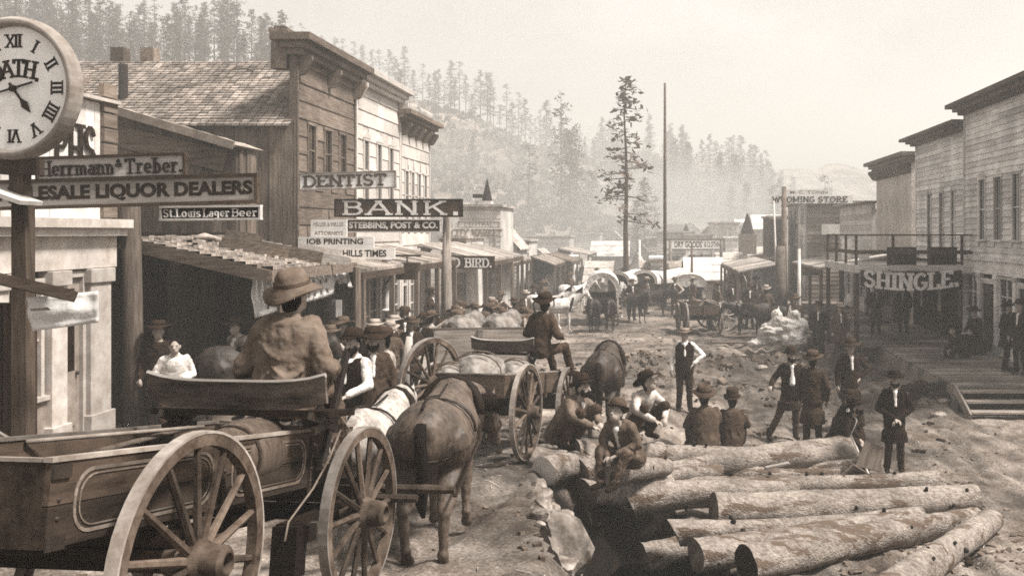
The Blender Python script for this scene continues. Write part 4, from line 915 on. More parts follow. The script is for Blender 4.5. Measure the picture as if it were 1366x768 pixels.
sign('shop_sign', 'pale sign reading DRY GOODS above the far wagons', 888, 966, 319, 333, 64, SW, SM, fw=.05, letters=[BF('DRY GOODS', .15, .62, .2, .8, .03), BF('& CLOTHING', .66, .97, .25, .75, .02)])
sign('shop_sign', 'wide white sign reading WYOMING STORE high on a pole', 1016.5, 1137.5, 260.5, 271.5, 46, SW, None, roll=.2, letters=[SB('WYOMING', .12, .58, .2, .82, tv=.18, th=.11, serif=.34), SB('STORE', .62, .94, .2, .82, tv=.18, th=.11, serif=.34)])
sign('shop_sign', 'thin white name board on top of the WYOMING STORE sign', 1049, 1110, 253, 260, 46, SW, None, letters=[BF('M. C. TONN', .08, .9, .2, .8, .01)], lm=GREYP)
sign('shop_sign', 'small dark sign reading CENTRAL under the right porch roof', 1058, 1096, 358.5, 367, 40, SM, None, letters=[SB('CENTRAL', .05, .95, .18, .82, tv=.2, th=.13, serif=.4)], lm=GREYP)
# the arched SHINGLE sign under the balcony
o = thing('shop_sign', 'black arched sign reading SHINGLE in white serif letters under the balcony', 'sign', W(1215, 371, 29.4), (0, rad(.6), 0)); w_ = 134 * 29.4 / F; h_ = 30 * 29.4 / F
wp = lambda p: V((p.x, 0, p.z - .13 + .2 * (1 - abs(2 * p.x / w_ - .12) ** 2) * .0 + .17 * max(-.9, math.sin(2.4 * p.x / w_ * 1.0)) * 1.0 - .0))
m_ = MB(); bz_ = lambda x: .15 * (2 * x / w_) ** 2 - .04 + .04 * x / w_; xs_ = [lerp(-w_ / 2, w_ / 2, i / 20) for i in range(21)]; m_.prism([(x, bz_(x) - .34) for x in xs_] + [(x, bz_(x) + .2 + .06 * math.cos(2 * math.pi * x / w_)) for x in xs_[::-1]], -.02, .02); m_.build('board', INK, o)
m_ = MB(); wq = lambda p: V((p.x, 0, p.z + bz_(p.x))); slab(m_, 'SHINGLE.', -w_ * .46, w_ * .47, -.3, .16, -.021, tv=.27, th=.15, serif=.42, sp=.2, warp=wq); m_.build('lettering', LW, o)
m_ = MB()
for x0 in (-.75, .25): m_.tube([(x0 + .5 * t, -.03, .2 + .04 * math.sin(t * 7)) for t in [i / 14 for i in range(15)]], .012, 5)
m_.build('scroll', GREYP, o)
# painted canvas bills round the porch corner
def sheet(name, label, cat, pts, nx_, ny_, m, bulge=.06, seed=1, th=.012):
    """cloth hung between four corners: tl, tr, br, bl"""
    a, b, c, d = [V(p) for p in pts]; mb = MB(); nn = (b - a).cross(d - a).normalized()
    for j in range(ny_ + 1):
        for i in range(nx_ + 1):
            u, v_ = i / nx_, j / ny_; p = a.lerp(b, u).lerp(d.lerp(c, u), v_)
            p += nn * (bulge * (math.sin(u * 9 + seed + v_ * 2) * v_ + .8 * NZ.noise(V((u * 3, v_ * 3, seed)))))
            mb.v.append(tuple(p))
    mb.f = [(j*(nx_+1)+i, j*(nx_+1)+i+1, (j+1)*(nx_+1)+i+1, (j+1)*(nx_+1)+i) for j in range(ny_) for i in range(nx_)]; mb.t = [.5] * len(mb.f)
    o = mb.build(name, m, smooth=True); s_ = o.modifiers.new('t', 'SOLIDIFY'); s_.thickness = th
    return tag(o, label, cat)
def marks(par, pts, rows, m, seed=3, y0=.15, y1=.8):
    """worn, no longer readable strokes of old bill lettering on a hung sheet"""
    a, b, c, d = [V(p) for p in pts]; r = random.Random(seed); mb = MB(); nn = (b - a).cross(d - a).normalized()
    if nn.y > 0: nn = -nn
    for k, n in enumerate(rows):
        v_ = lerp(y0, y1, k / max(1, len(rows) - 1)); hh = .07
        for i in range(n):
            u = .1 + .8 * (i + .3) / n; P_ = lambda uu, vv: a.lerp(b, uu).lerp(d.lerp(c, uu), vv) + nn * .075
            mb.bar(P_(u, v_ - hh), P_(u + r.uniform(-.01, .01), v_ + hh), .035, .01)
            if r.random() < .6: mb.bar(P_(u, v_ + r.choice([-hh, 0, hh])), P_(u + .5 / n, v_ + r.choice([-hh, 0, hh])), .03, .01)
    mb.build('lettering', m, par)
CB = mat('bill_canvas', .76, scale=4, lo=.75, hi=1.1, bump=.5, bscale=6, bdist=.05, tamp=.1)
q = [W(336, 366, 16.0), W(445, 352, 19.4), W(446, 392, 19.4), W(337, 424, 16.0)]
o = sheet('canvas_bill', 'long painted canvas bill hanging below the shed porch roof behind the driver', 'banner', q, 16, 8, CB, .05, 2); marks(o, q, [11, 9, 10], GREYP)
q = [W(437, 348, 19.9), W(462, 352, 20.1), W(470, 384, 20.1), W(452, 376, 19.9)]
sheet('canvas_flap', 'torn canvas flap fluttering at the end of the porch', 'banner', q, 6, 8, CB, .09, 5)
q = [W(36, 397, 8.25), W(131, 388, 8.35), W(131, 430, 8.35), W(42, 442, 8.25)]
o = sheet('cloth_banner', 'crumpled pale cloth banner with faded print hung below the clock post arm', 'banner', q, 16, 8, CB, .05, 11); marks(o, [W(45, 398, 8.2), W(75, 396, 8.22), W(75, 420, 8.22), W(45, 422, 8.2)], [4], GREYP, 5, .6, .7)
sign('notice', 'small white paper notice pinned on the wall behind the standing crowd', 448, 456, 400, 423, 20.4, PAPER, th=.01, cat='notice'); sign('notice', 'tiny white card nailed beside the log post', 137, 145, 422, 435, 15.2, PAPER, th=.01, cat='notice')
# barber's striped pole and hanging trade sign
o = thing('barber_pole', 'striped barber pole beneath the newspaper sign', 'barber pole', W(516, 400, 24)); m_ = MB(); m_.lathe([(.1, -.3), (.13, -.25), (.09, -.2), (.09, .95), (.13, 1.0), (.05, 1.1)], 12); m_.build('pole', WHITE, o)
m_ = MB(); m_.tube([(.094 * math.cos(t * 9), .094 * math.sin(t * 9), lerp(-.15, .9, t)) for t in [i / 60 for i in range(61)]], .03, 4); m_.build('stripe', SD, o)
o = thing('trade_sign', 'dark box shaped trade sign hanging on a bracket before the bank', 'sign', W(543, 360, 24.5)); m_ = MB(); m_.prism([(-.3, .18), (.3, .18), (.22, -.24), (-.22, -.24)], -.15, .15); m_.build('board', SM, o); m_ = MB(); m_.bar((-.3, 0, .36), (.35, 0, .36), .05, .05); m_.bar((0, 0, .18), (0, 0, .36), .03, .03); m_.build('bracket', IRON, o)
# ================================================================ CLOCK
Yc = 8.4; cp = W(22, 119, Yc)
CLK = thing('street_clock', 'large round street clock with roman numerals on a post at the left edge', 'clock', (0, 0, 0))
RC = 95 * Yc / F; mt = M.Translation(cp) @ M.Rotation(rad(-8), 4, 'Z') @ M.Rotation(rad(90), 4, 'X')   # dial normal = +z of mt, towards the camera
m_ = MB(); m_.lathe([(RC * .8, -.07), (RC * .97, -.06), (RC, -.02), (RC, .06), (RC * .96, .1), (RC * .9, .1), (RC * .87, .06), (RC * .87, .02), (RC * .3, .02)], 56, mt); m_.build('case', mat('clock_case', .34, scale=5, lo=.7, bump=.1), CLK, smooth=False, bevel=.01)
m_ = MB(); m_.lathe([(RC * .88, .012), (RC * .88, .026), (.01, .026)], 48, mt); m_.build('dial', mat('dial_white', .86, scale=5, lo=.85, hi=1.08, bump=.05, dirt=.15), CLK)
m_ = MB(); mt2 = mt @ M.Rotation(rad(-90), 4, 'X')   # XZ plane of glyphs onto the dial
NUM = ['XII', 'I', 'II', 'III', 'IIII', 'V', 'VI', 'VII', 'VIII', 'IX', 'X', 'XI']
for i, s_ in enumerate(NUM):
    a = rad(30 * i); g = MB(); wd = .055 * sum({'I': .62, 'V': 1.3, 'X': 1.3}[c] for c in s_) * 1.0; slab(g, s_, -wd / 2, wd / 2, -.052, .052, -.027, tv=.2, th=.1, serif=.4, sp=.12, depth=.003)
    r_ = M.Rotation(a, 3, 'Y'); c = V((math.sin(a), 0, math.cos(a))) * RC * .665
    m_.add([mt2 @ (r_ @ V(p) + c) for p in g.v], g.f)
m_.build('numerals', INK, CLK)
m_ = MB(); txt = 'ROATH.'
for i, ch in enumerate(txt):
    g = MB(); wd = .105 if ch != '.' else .03; slab(g, ch, -wd / 2, wd / 2, -.07, .07, -.027, tv=.22, th=.12, serif=.42, depth=.003)
    a = rad(-56 + 19.5 * i + (0 if ch != '.' else -3)); r_ = M.Rotation(a * .45, 3, 'Y'); c = V((math.sin(a) * .33 + .03, 0, .0 + .34 * math.cos(a) * .6 - .03))
    m_.add([mt2 @ (r_ @ V(p) + c) for p in g.v], g.f)
m_.build('lettering', INK, CLK)
def hand(ang, ln, tail, wd, dep):
    g = MB(); g.prism([(-wd * .5, -tail), (wd * .5, -tail), (wd * .4, ln * .45), (wd * 1.6, ln * .66), (0, ln), (-wd * 1.6, ln * .66), (-wd * .4, ln * .45)], -dep - .006, -dep); r_ = M.Rotation(rad(ang), 3, 'Y')
    g2 = MB(); g2.add([mt2 @ (r_ @ V(p)) for p in g.v], g.f)
    return g2
hand(142, .27, .06, .022, .036).build('hour_hand', INK, CLK); hand(256, .4, .2, .018, .046).build('minute_hand', INK, CLK)
m_ = MB(); m_.lathe([(.03, .03), (.03, .055), (.01, .06)], 12, mt); m_.build('hub', INK, CLK)
px_, pz = cp.x, cp.z
m_ = MB(); m_.box((XP(21, Yc), Yc + .1, (4.25 + .9) / 2), (.125, .13, 3.35)); m_.box((px_, Yc + .06, pz - RC - .05), (.28, .2, .14)); m_.box((px_ - .02, Yc + .08, (4.2 + pz - RC) / 2), (.12, .12, pz - RC - 4.2)); m_.build('post', val(.13, st=ZS), CLK)
m_ = MB(); m_.bar(W(-30, 246, Yc - .1), W(42, 271, Yc - .1), .3, .035); m_.build('cap_board', WHITE, CLK)
m_ = MB(); m_.bar(W(-40, 363, Yc - .15), W(95, 394, Yc - .25), .14, .09, up=(0, .3, 1)); m_.build('arm', val(.12, st=XS), CLK)
Yf = Yc + .2; m_ = MB(); m_.span((px_ - .75, Yf, .9), (XP(36, Yf), Yf + .06, ZP(404, Yf))); boards(m_, px_ - .75, XP(36, Yf), .9, ZP(404, Yf), .1, Yf, .012); m_.span((XP(36, Yf), Yf - .05, .9), (XP(43, Yf), Yf + .07, ZP(402, Yf))); tag(m_.build('board_fence', val(.07, st=ZS)), 'dark upright board fence panel at the foot of the clock post', 'fence')
# ================================================================ POLES
def pole(label, x, yt, Y, r=.07, m=None, yb=None, lean=0, name='pole', cat='pole', arm=None):
    m_ = MB(); X = XP(x, Y); b = G(X, Y) - .3; t = ZP(yt, Y)
    m_.tube([(X, Y, b), (X + lean / 2, Y, (b + t) / 2), (X + lean, Y, t)], [r, r * .88, r * .62], 8)
    o = m_.build(name, m or WOODV, smooth=True); tag(o, label, cat)
    if arm:
        a = MB(); a.bar((X - arm, Y - r, t - .3), (X + arm, Y - r, t - .3), .07, .09); a.build('crossarm', WOODX, o)
    return o
pole('very tall thin flagpole right of the lone pine', 887, 111, 52, .1, val(.16), name='flagpole', cat='flagpole')
pole('post carrying the WYOMING STORE sign', 1046, 249, 45.8, .17, val(.2))
pole('white pole leaning beside the WYOMING STORE post', 1038, 268, 45.2, .06, WHITE, lean=-.2)
pole('squared post below the WYOMING STORE sign with a white cap', 1041, 328, 41, .3, val(.22)); pole('tall slim whitewashed pole standing by the canvas heap', 1066, 332, 33, .08, WHITE)
pole('tall pale post carrying the BANK sign at its right end', 596, 288, 25.2, .16, val(.3, st=ZS)); pole('pole with a cross arm on the left side past the market sign', 695, 318, 58, .1, val(.28), arm=.5)
pole('dark pole rising among the far wagons', 923, 325, 52, .09, val(.16)); pole('pole below the DRY GOODS sign', 894, 320, 63, .14, val(.25)); pole('pole at the right end of the DRY GOODS sign', 962, 320, 63.6, .14, val(.25)); pole('short white post by the small far cabin', 853, 320, 66, .12, val(.55))
# ================================================================ WHEELS AND WAGONS
_WH = {}
TYRE = mat('worn_tyre', .34, scale=6, lo=.55, hi=1.2, rough=.55, spec=.4, bump=.2)
def wheel(par, loc, R_, m, n=14, rz=0, hubm=None):
    k = (round(R_, 3), m.name, n)
    if k not in _WH:
        ry = M.Rotation(rad(90), 4, 'Y')
        f = MB(); f.lathe([(R_ - .075, -.03), (R_ - .012, -.03), (R_ - .012, .03), (R_ - .075, .03), (R_ - .075, -.03)], 48, ry, cap=False)
        for i in range(n):
            a = 2 * math.pi * (i + .5) / n; d = V((0, math.cos(a), math.sin(a))); f.tube([d * .07 + V((.02, 0, 0)), d * R_ * .45 + V((.012, 0, 0)), d * (R_ - .06)], [.027, .022, .019], 6)
        t = MB(); t.lathe([(R_ - .014, -.033), (R_, -.033), (R_, .033), (R_ - .014, .033), (R_ - .014, -.033)], 48, ry, cap=False)
        h = MB(); h.lathe([(.05, -.14), (.075, -.13), (.085, -.06), (.11, -.04), (.115, .04), (.095, .08), (.085, .17), (.06, .19), (.05, .19), (.05, .14), (.01, .14)], 40, ry)
        fo = f.build('wheel', m); to = t.build('tyre', TYRE); ho = h.build('hub', hubm or m, smooth=False)
        _WH[k] = (fo.data, to.data, ho.data)
        for o in (fo, to, ho): bpy.data.objects.remove(o)
    me = _WH[k]; o = bpy.data.objects.new('wheel', me[0]); COL.objects.link(o); o.parent = par; o.location = loc; o.rotation_euler = (RN.uniform(0, 6), 0, rz)
    for nm, d in (('tyre', me[1]), ('hub', me[2])):
        c = bpy.data.objects.new(nm, d); COL.objects.link(c); c.parent = o
    return o
def wagon(label, loc, heading, pitch, Rr=.65, Rf=.6, wb=2.1, track=1.32, bw=1.04, y0=-2.2, y1=1.15, bz=.85, bh=.36, m=None, wm=None, im=None, steer=0, tongue=True, seat=None, name='freight_wagon', cat='wagon', front=True, boards_n=1, trim=False, wheels='LR'):
    o = thing(name, label, cat, loc, (rad(pitch), 0, rad(-heading))); m = m or WOODY; wm = wm or LIGHTV; im = im or DARKX
    for sx in (-1, 1):
        h = bh / boards_n
        p = MB()
        for k in range(boards_n): p.span((sx * bw / 2 - .014, y0, bz + k * h), (sx * bw / 2 + .014, y1, bz + (k + 1) * h - (.006 if k < boards_n - 1 else 0)))
        for y in np.linspace(y0 + .25, y1 - .25, 4) if not trim else (y0 + 1.35, y1 - .68): p.span((sx * (bw / 2 + .015), y - (.012 if trim else .03), bz - .06), (sx * (bw / 2 + (.03 if trim else .045)), y + (.012 if trim else .03), bz + bh - .02))
        sd_ = p.build('box_side', m, o)
        c = MB(); c.span((sx * bw / 2 - .022, y0 - .01, bz + bh + .001), (sx * bw / 2 + .022, y1 + .01, bz + bh + .022)); c.build('top_rail', val(.27), sd_)
        if trim and sx == 1:      # painted panel lines of the near side
            xx = bw / 2 + .0155
            for a, b in ((y0 + .16, y0 + 1.25), (y0 + 1.45, y1 - .75)):
                pl = arc(a + .11, .155, .11, .11, 180, 270, 5) + arc(b - .11, .155, .11, .11, 270, 360, 5) + arc(b - .11, bh - .155, .11, .11, 0, 90, 5) + arc(a + .11, bh - .155, .11, .11, 90, 180, 5); pl.append(pl[0])
                t = MB()
                for off, wd in ((0, .016), (.03, .007)):
                    cy_, cz_ = (a + b) / 2, bh / 2
                    q = [(cy_ + (y - cy_) * (1 - off / (b - a) * 2), cz_ + (z - cz_) * (1 - off / bh * 2)) for y, z in pl]
                    for (ya, za), (yb, zb_) in zip(q, q[1:]): t.bar((xx + .001 + off * .02, ya, bz + za), (xx + .001 + off * .02, yb, bz + zb_), .004, wd, up=(0, .01, 1))
                t.build('paint_line', val(.2), sd_)
            for yy in np.linspace(y1 - .62, y1 - .1, 3):
                t = MB(); t.tube([(xx, yy + .05 * math.cos(a), bz + bh * .55 + .06 * math.sin(a) * (1 + .2 * a)) for a in [i * .5 for i in range(9)]], .009, 5); t.build('paint_scroll', val(.2), sd_)
            t = MB()
            for yy in (y0 + .06, y0 + 1.35, y1 - .68, y1 - .05):
                for zz in (.04, .12, .2, .3): t.ell((xx + (.016 if abs(yy - y0) > .1 and abs(yy - y1) > .1 else 0), yy, bz + zz), (.008, .011, .011), n=8)
            t.build('rivet', IRON, sd_)
            t = MB(); t.span((xx, y0, bz - .01), (xx + .012, y0 + .11, bz + .05)); t.build('corner_iron', IRON, sd_); t = MB(); t.span((xx, y0, bz + bh - .07), (xx + .012, y0 + .11, bz + bh - .012)); t.build('corner_iron', IRON, sd_)
    p = MB(); p.span((-bw / 2 + .014, y0, bz), (bw / 2 - .014, y0 + .028, bz + bh)); p.span((-.04, y0 - .03, bz - .05), (.04, y0, bz + bh)); tg = p.build('tailgate', m, o)
    c = MB(); c.span((-bw / 2 + .02, y0 - .006, bz + bh + .001), (bw / 2 - .02, y0 + .034, bz + bh + .018)); c.build('top_rail', val(.27), tg)
    if front: p = MB(); p.span((-bw / 2 + .014, y1 - .028, bz), (bw / 2 - .014, y1, bz + bh)); p.build('front_board', m, o)
    p = MB()
    for i in range(6): p.span((lerp(-bw / 2 + .015, bw / 2 - .015, i / 6), y0 + .03, bz - .03), (lerp(-bw / 2 + .015, bw / 2 - .015, (i + 1) / 6) - .006, y1 - .03, bz))
    p.build('bed', im, o)
    for yy, r_ in ((-wb / 2, Rr), (wb / 2, Rf)):
        a = MB(); a.bar((-track / 2, yy, r_), (track / 2, yy, r_), .1, .11); a.bar((-bw / 2 - .08, yy, (r_ + bz) / 2 + .01), (bw / 2 + .08, yy, (r_ + bz) / 2 + .01), .1, bz - r_ - .12); a.build('axle', DARKX, o)
        for sx in (-1, 1):
            if ('L' if sx < 0 else 'R') not in wheels: continue
            w_ = wheel(o, (sx * track / 2, yy, r_), r_, wm, rz=(0 if sx > 0 else math.pi) + (rad(-steer) if yy > 0 else 0))
    p = MB(); p.bar((0, -wb / 2, Rr - .02), (0, wb / 2, Rf - .02), .08, .09)
    p.build('reach', DARKX, o)
    if tongue:
        p = MB(); p.tube([(0, wb / 2, Rf), (0, wb / 2 + 3, .75)], [.05, .035], 8); p.build('tongue', WOODY, o)
        d = MB(); d.tube([(-.6, wb / 2 + .55, Rf + .04), (.2, wb / 2 + .53, Rf + .04), (.9, wb / 2 + .55, Rf + .04)], [.03, .04, .03], 8); d.tube([(-.82, wb / 2 + .72, Rf + .05), (-.2, wb / 2 + .72, Rf + .05)], .028, 8); d.tube([(.56, wb / 2 + .66, Rf + .1), (.85, wb / 2 + .66, Rf + .1), (1.16, wb / 2 + .66, Rf + .1)], [.03, .04, .03], 8); d.build('doubletree', WHP, o)
    if seat:
        sy, sz, sw = seat[:3]; s_ = MB();
        s_.span((-sw / 2, sy - .05, sz - .04), (sw / 2, sy + .36, sz)); so_ = s_.build('seat', DARKX, o)
        s_ = MB()
        n = 12
        for i in range(n):
            x0, x1 = lerp(-sw / 2, sw / 2, i / n), lerp(-sw / 2, sw / 2, (i + 1) / n); cz_ = lambda x: .0 + .05 * (2 * x / sw) ** 4
            s_.add([(x0, sy - .09, sz + .0 + cz_(x0)), (x1, sy - .09, sz + .0 + cz_(x1)), (x1, sy - .14, sz + .17 + cz_(x1)), (x0, sy - .14, sz + .17 + cz_(x0)), (x0, sy - .06, sz + cz_(x0)), (x1, sy - .06, sz + cz_(x1)), (x1, sy - .11, sz + .17 + cz_(x1)), (x0, sy - .11, sz + .17 + cz_(x0))], [(0, 1, 2, 3), (7, 6, 5, 4), (3, 2, 6, 7), (4, 5, 1, 0), (0, 3, 7, 4), (1, 5, 6, 2)], .4)
        bk = s_.build('seat_back', mat('seat_paint', .05, scale=3, lo=.3, hi=5, st=(1, 4, 4), rough=.6), o)
        s_ = MB(); s_.tube([(lerp(-sw / 2, sw / 2, i / 12), sy - .125, sz + .175 + .05 * (2 * i / 12 - 1) ** 4) for i in range(13)], .017, 6); s_.build('top_rail', LIGHTX, bk)
        sbs = []
        for sx in (-1, 1):
            s_ = MB(); s_.bar((sx * sw * .42, sy - .1, sz - .03), (sx * sw * .42, sy + .3, bz + bh + .02), .03, .05); s_.bar((sx * sw * .42, sy + .3, sz - .04), (sx * sw * .42, sy - .05, bz + bh + .02), .03, .05)
            sbs.append(s_.build('seat_bracket', IRON, o))
        if len(seat) > 3:
            for q in (so_, bk, *sbs): q.location.x += seat[3]
    return o
WAGP = mat('wagon_paint', .07, scale=3, st=(3, .6, 3), lo=.35, hi=1.9, dirt=.4, dscale=2.2, bump=.3)
WHP = mat('worn_wheel', .13, scale=9, lo=.4, hi=1.3, dirt=.45, dscale=3, bump=.3)
hd = 6; dv = V((math.sin(rad(hd)), math.cos(rad(hd)))); rv2 = V((dv.y, -dv.x))
A0 = V((-3.05, 4.9)) + dv * 1.05
WA = wagon('large open painted wagon with spoked wheels, nearest at the lower left', (A0.x, A0.y, 1.49), hd, -8.4, .65, .61, 2.1, 1.36, 1.06, -1.95, 1.15, .85, .36, WAGP, WHP, steer=0, seat=(.2, 1.36, 1.2, .2), trim=True, boards_n=2)
m_ = MB(); m_.tube([(.56, .62, 1.28), (.6, .66, 1.05), (.62, .5, .98), (.6, .8, 1.0), (.6, .95, 1.2), (.57, .85, 1.3)], .007, 6); m_.tube([(.58, .85, 1.2), (.62, .6, 1.02), (.66, .3, .86), (.68, -.05, .7), (.7, -.12, .6)], .007, 6); tag(m_.build('rope', val(.2), WA, smooth=True))
m_ = MB(); m_.box((.66, .02, .52), (.16, .14, .3)); m_.box((.66, .1, .62), (.22, .1, .1)); m_.bar((.62, .0, .66), (.62, .9, .7), .05, .05); m_.build('brake_block', DARKX, WA)
m_ = MB(); m_.bar((.6, .52, .95), (.62, .78, 1.75), .035, .05); m_.build('brake_lever', IRON, WA)
for i in range(2):
    m_ = MB(); sx = -.52; m_.span((sx - .02, -1.6 + i * 2.2, 1.21), (sx + .02, -1.52 + i * 2.2, 1.26)); m_.build('stake_iron', IRON, WA)
def onw(x, y, z):   # point in the near wagon
    return M.Translation((A0.x, A0.y, 1.49)) @ Euler((rad(-8.4), 0, rad(-hd))).to_matrix().to_4x4() @ V((x, y, z))
# keg and tools in the wagon
KG = thing('keg', 'pale wooden keg lying behind the seat of the near wagon', 'barrel', onw(.36, -.02, 1.1), (rad(-6), 0, rad(0)))
KG.scale = (.86,) * 3
m_ = MB(); m_.lathe([(.2, -.36), (.235, -.2), (.25, 0), (.235, .2), (.2, .36)], 22, M.Rotation(rad(-90), 4, 'X')); m_.build('staves', val(.15, st=ZS), KG, smooth=True)
m_ = MB(); m_.lathe([(.19, -.33), (.19, -.325), (.01, -.325)], 22, M.Rotation(rad(-90), 4, 'X')); m_.build('head', WOODX, KG)
for z, r_ in ((-.28, .227), (.28, .227)):
    m_ = MB(); m_.lathe([(r_ - .008, z - .02), (r_, z - .02), (r_, z + .02), (r_ - .008, z + .02)], 24, M.Rotation(rad(-90), 4, 'X'), cap=False); m_.build('hoop', IRON, KG)
for a, b, r_, lab, mm in (((-.42, -.35, 1.02), (.12, .55, 1.2), .016, 'slim pale stick lying slantwise behind the wagon seat', WOODX), ((-.3, -.55, 1.12), (-.1, .1, 1.24), .02, 'short thick stick lying across the wagon bed', WOODX), ((-.5, -.8, 1.2), (.0, .1, 1.25), .014, 'thin pale pole resting on the far side of the near wagon', val(.25))):
    m_ = MB(); m_.tube([onw(*a), onw(*b)], [r_, r_ * .8], 7); tag(m_.build('stick', mm, smooth=True), lab, 'stick')
# second wagon with a seat board and sacks
hB = 10; dB = V((math.sin(rad(hB)), math.cos(rad(hB)))); rB = V((dB.y, -dB.x)); B0 = V((-1.83, 13.2)) - rB * .66 + dB * 1.07
WB = wagon('open wagon with a driver on a high board, behind the squatting men', (B0.x, B0.y, .73), hB, -7, .65, .62, 2.15, 1.32, 1.0, -1.6, 1.3, .85, .3, WOODY, WHP, seat=(.42, 1.44, 1.0, -.2))
for i, (x, y, z, r_, lab) in enumerate(((-.1, -1.0, 1.16, (.36, .5, .26), 'large pale sack in the bed of the second wagon'), (.25, -.4, 1.1, (.24, .36, .24), 'pale sack nearest the seat of the second wagon'), (-.35, -1.35, 1.08, (.2, .28, .2), 'small lumpy sack at the tail of the second wagon'))):
    p = M.Translation((B0.x, B0.y, .73)) @ Euler((rad(-7), 0, rad(-hB))).to_matrix().to_4x4() @ V((x, y, z)); m_ = MB(); m_.ell((0, 0, 0), r_, n=18); m_.ell((r_[0] * .5, .1, .04), (r_[0] * .6, r_[1] * .6, r_[2] * .8)); m_.ell((-r_[0] * .6, -.1, -.02), (r_[0] * .6, r_[1] * .6, r_[2] * .8))
    o = blob(m_, 'sack', mat('sacking', .4, scale=9, lo=.6, bump=.6, bscale=20, dirt=.5, dscale=3) if 'sacking' not in bpy.data.materials else bpy.data.materials['sacking'], None, .016, 4, .07, .3); o.location = p; tag(o, lab, 'sack')
    m_ = MB()
    for yy in (-.35, .3): m_.tube([(r_[0] * 1.12 * math.cos(a) * (1 - .25 * abs(yy)), r_[1] * yy + .02 * math.sin(a * 3), r_[2] * 1.1 * math.sin(a)) for a in [k * math.pi / 10 for k in range(11)]], .011, 5)
    m_.build('cord', WOODX, o)
# third wagon: tall plank box seen from behind
hC = -8; C0 = V((XP(626, 16.3), 17.6))
WC = wagon('tall plank sided freight wagon seen from behind beside the crowd', (C0.x, C0.y, .52), hC, -2, .68, .58, 2.0, 1.8, 1.5, -1.3, 1.5, .95, .82, val(.3, st=XS), WHP, boards_n=3, tongue=False)
for i, x in enumerate((-.25, .35)):
    p = V((C0.x + x, C0.y - .6 + .3 * i, 2.25)); m_ = MB(); m_.ell((0, 0, 0), (.38, .5, .3), n=16); m_.ell((.2, .1, .1), (.2, .3, .26)); o = blob(m_, 'canvas_bundle', bpy.data.materials['sacking'], None, .022, 3, .13, .35); o.location = p; tag(o, ('rounded canvas bundle on the left of the plank sided wagon load', 'sagging canvas bundle on the right of the plank sided wagon load')[i], 'bundle')
m_ = MB(); m_.tube([(XP(543, 14.6), 14.6, .9), (XP(541, 14.6), 14.6, 2.0), (XP(546, 14.6), 14.6, ZP(449, 14.6))], [.05, .06, .045], 8); tag(m_.build('stake', LIGHTV, smooth=True), 'upright pale stake beside the left wheel of the plank wagon', 'stake')
CW = thing('cart_wheel', 'loose spoked wheel leaning at the corner of the plank wagon', 'wheel', W(575, 512, 13.0)); wheel(CW, (0, 0, 0), .62, WHP, rz=rad(-28))
# far wagons
wgR = wagon('small dark open wagon standing on the right before the covered wagons', (XP(932, 38), 38.6, 0), -8, 0, .62, .55, 1.9, 1.3, 1.1, -1.4, 1.3, .8, .34, val(.1, st=XS), val(.2), tongue=False)
wagon('light buckboard frame standing right of the small dark wagon', (XP(985, 39), 40.0, 0), 62, 0, .6, .55, 1.9, 1.2, .9, -1.2, 1.2, .8, .12, val(.3), val(.3), tongue=True)
def covered(label, x, Y, yt, heading, h=.0, wid=1.25, flare=1.0, open_front=True):
    o = wagon(label, (XP(x, Y), Y + .6, G(XP(x, Y), Y)), heading, 0, .6, .55, 1.9, 1.3, 1.1, -1.4, 1.5, .85, .4, val(.14, st=XS), val(.22), tongue=False, name='covered_wagon')
    top = ZP(yt, Y) - G(XP(x, Y), Y); c = MB(); n = 14; rings_o, rings_i = [], []
    for k, y in enumerate(np.linspace(-1.75, 1.75, 9)):
        ww = wid * .5 * (1 + .06 * abs(y)); z0_ = 1.22; hgt = top - z0_ - .12 * (1 - abs(y) / 1.75) - (.03 * (k % 2))
        for lst, e in ((rings_o, 0), (rings_i, .035)):
            lst.append([(-(ww - e) * math.cos(a) * (1 + .1 * math.sin(a)), y, z0_ + (hgt - e) * max(0, math.sin(a)) ** .8) for a in [math.pi * i / n for i in range(n + 1)]])
    for R1_, flip in ((rings_o, 0), (rings_i, 1)):
        vs_ = [p for r in R1_ for p in r]; m1 = n + 1
        c.add(vs_, [(k*m1+i, k*m1+i+1, (k+1)*m1+i+1, (k+1)*m1+i) for k in range(len(R1_)-1) for i in range(n)], .5)
    for k in (0, len(rings_o) - 1):
        hem = [(p[0] * .8, p[1] * .985, 1.22 + (p[2] - 1.22) * .8) for p in rings_i[k]]; c.add(rings_o[k] + hem, [(i, i+1, n+1+i+1, n+1+i) for i in range(n)], .5)
    if not open_front: c.add([(p[0], -1.72, p[2]) for p in rings_o[0]], [tuple(range(n + 1))], .5)
    c.build('canvas_cover', CANVAS, o, smooth=True)
    for y in (-1.7, 0, 1.7):
        b = MB(); ww = wid * .5 - .04; b.tube([(-ww * math.cos(a), y * .98, 1.2 + (top - 1.36) * max(0, math.sin(a)) ** .8) for a in [math.pi * i / 12 for i in range(13)]], .018, 5); b.build('hoop', LIGHTX, o)
    return o
covered('covered wagon with a wide open dark mouth, left in the far street', 803, 42, 362, 177, wid=1.35)
covered('covered wagon with a closed pale canvas end, right of the others', 921, 50, 364, 2, open_front=False, wid=1.5)
covered('covered wagon seen slantwise with a round open mouth, between two others', 884, 53, 359, 215, wid=1.6)
covered('low covered wagon with a flat pale top beside the open mouthed one', 836, 52, 361, 195, wid=1.3)
covered('distant covered wagon by the pale shed at the left bend', 772, 70, 352, 160)
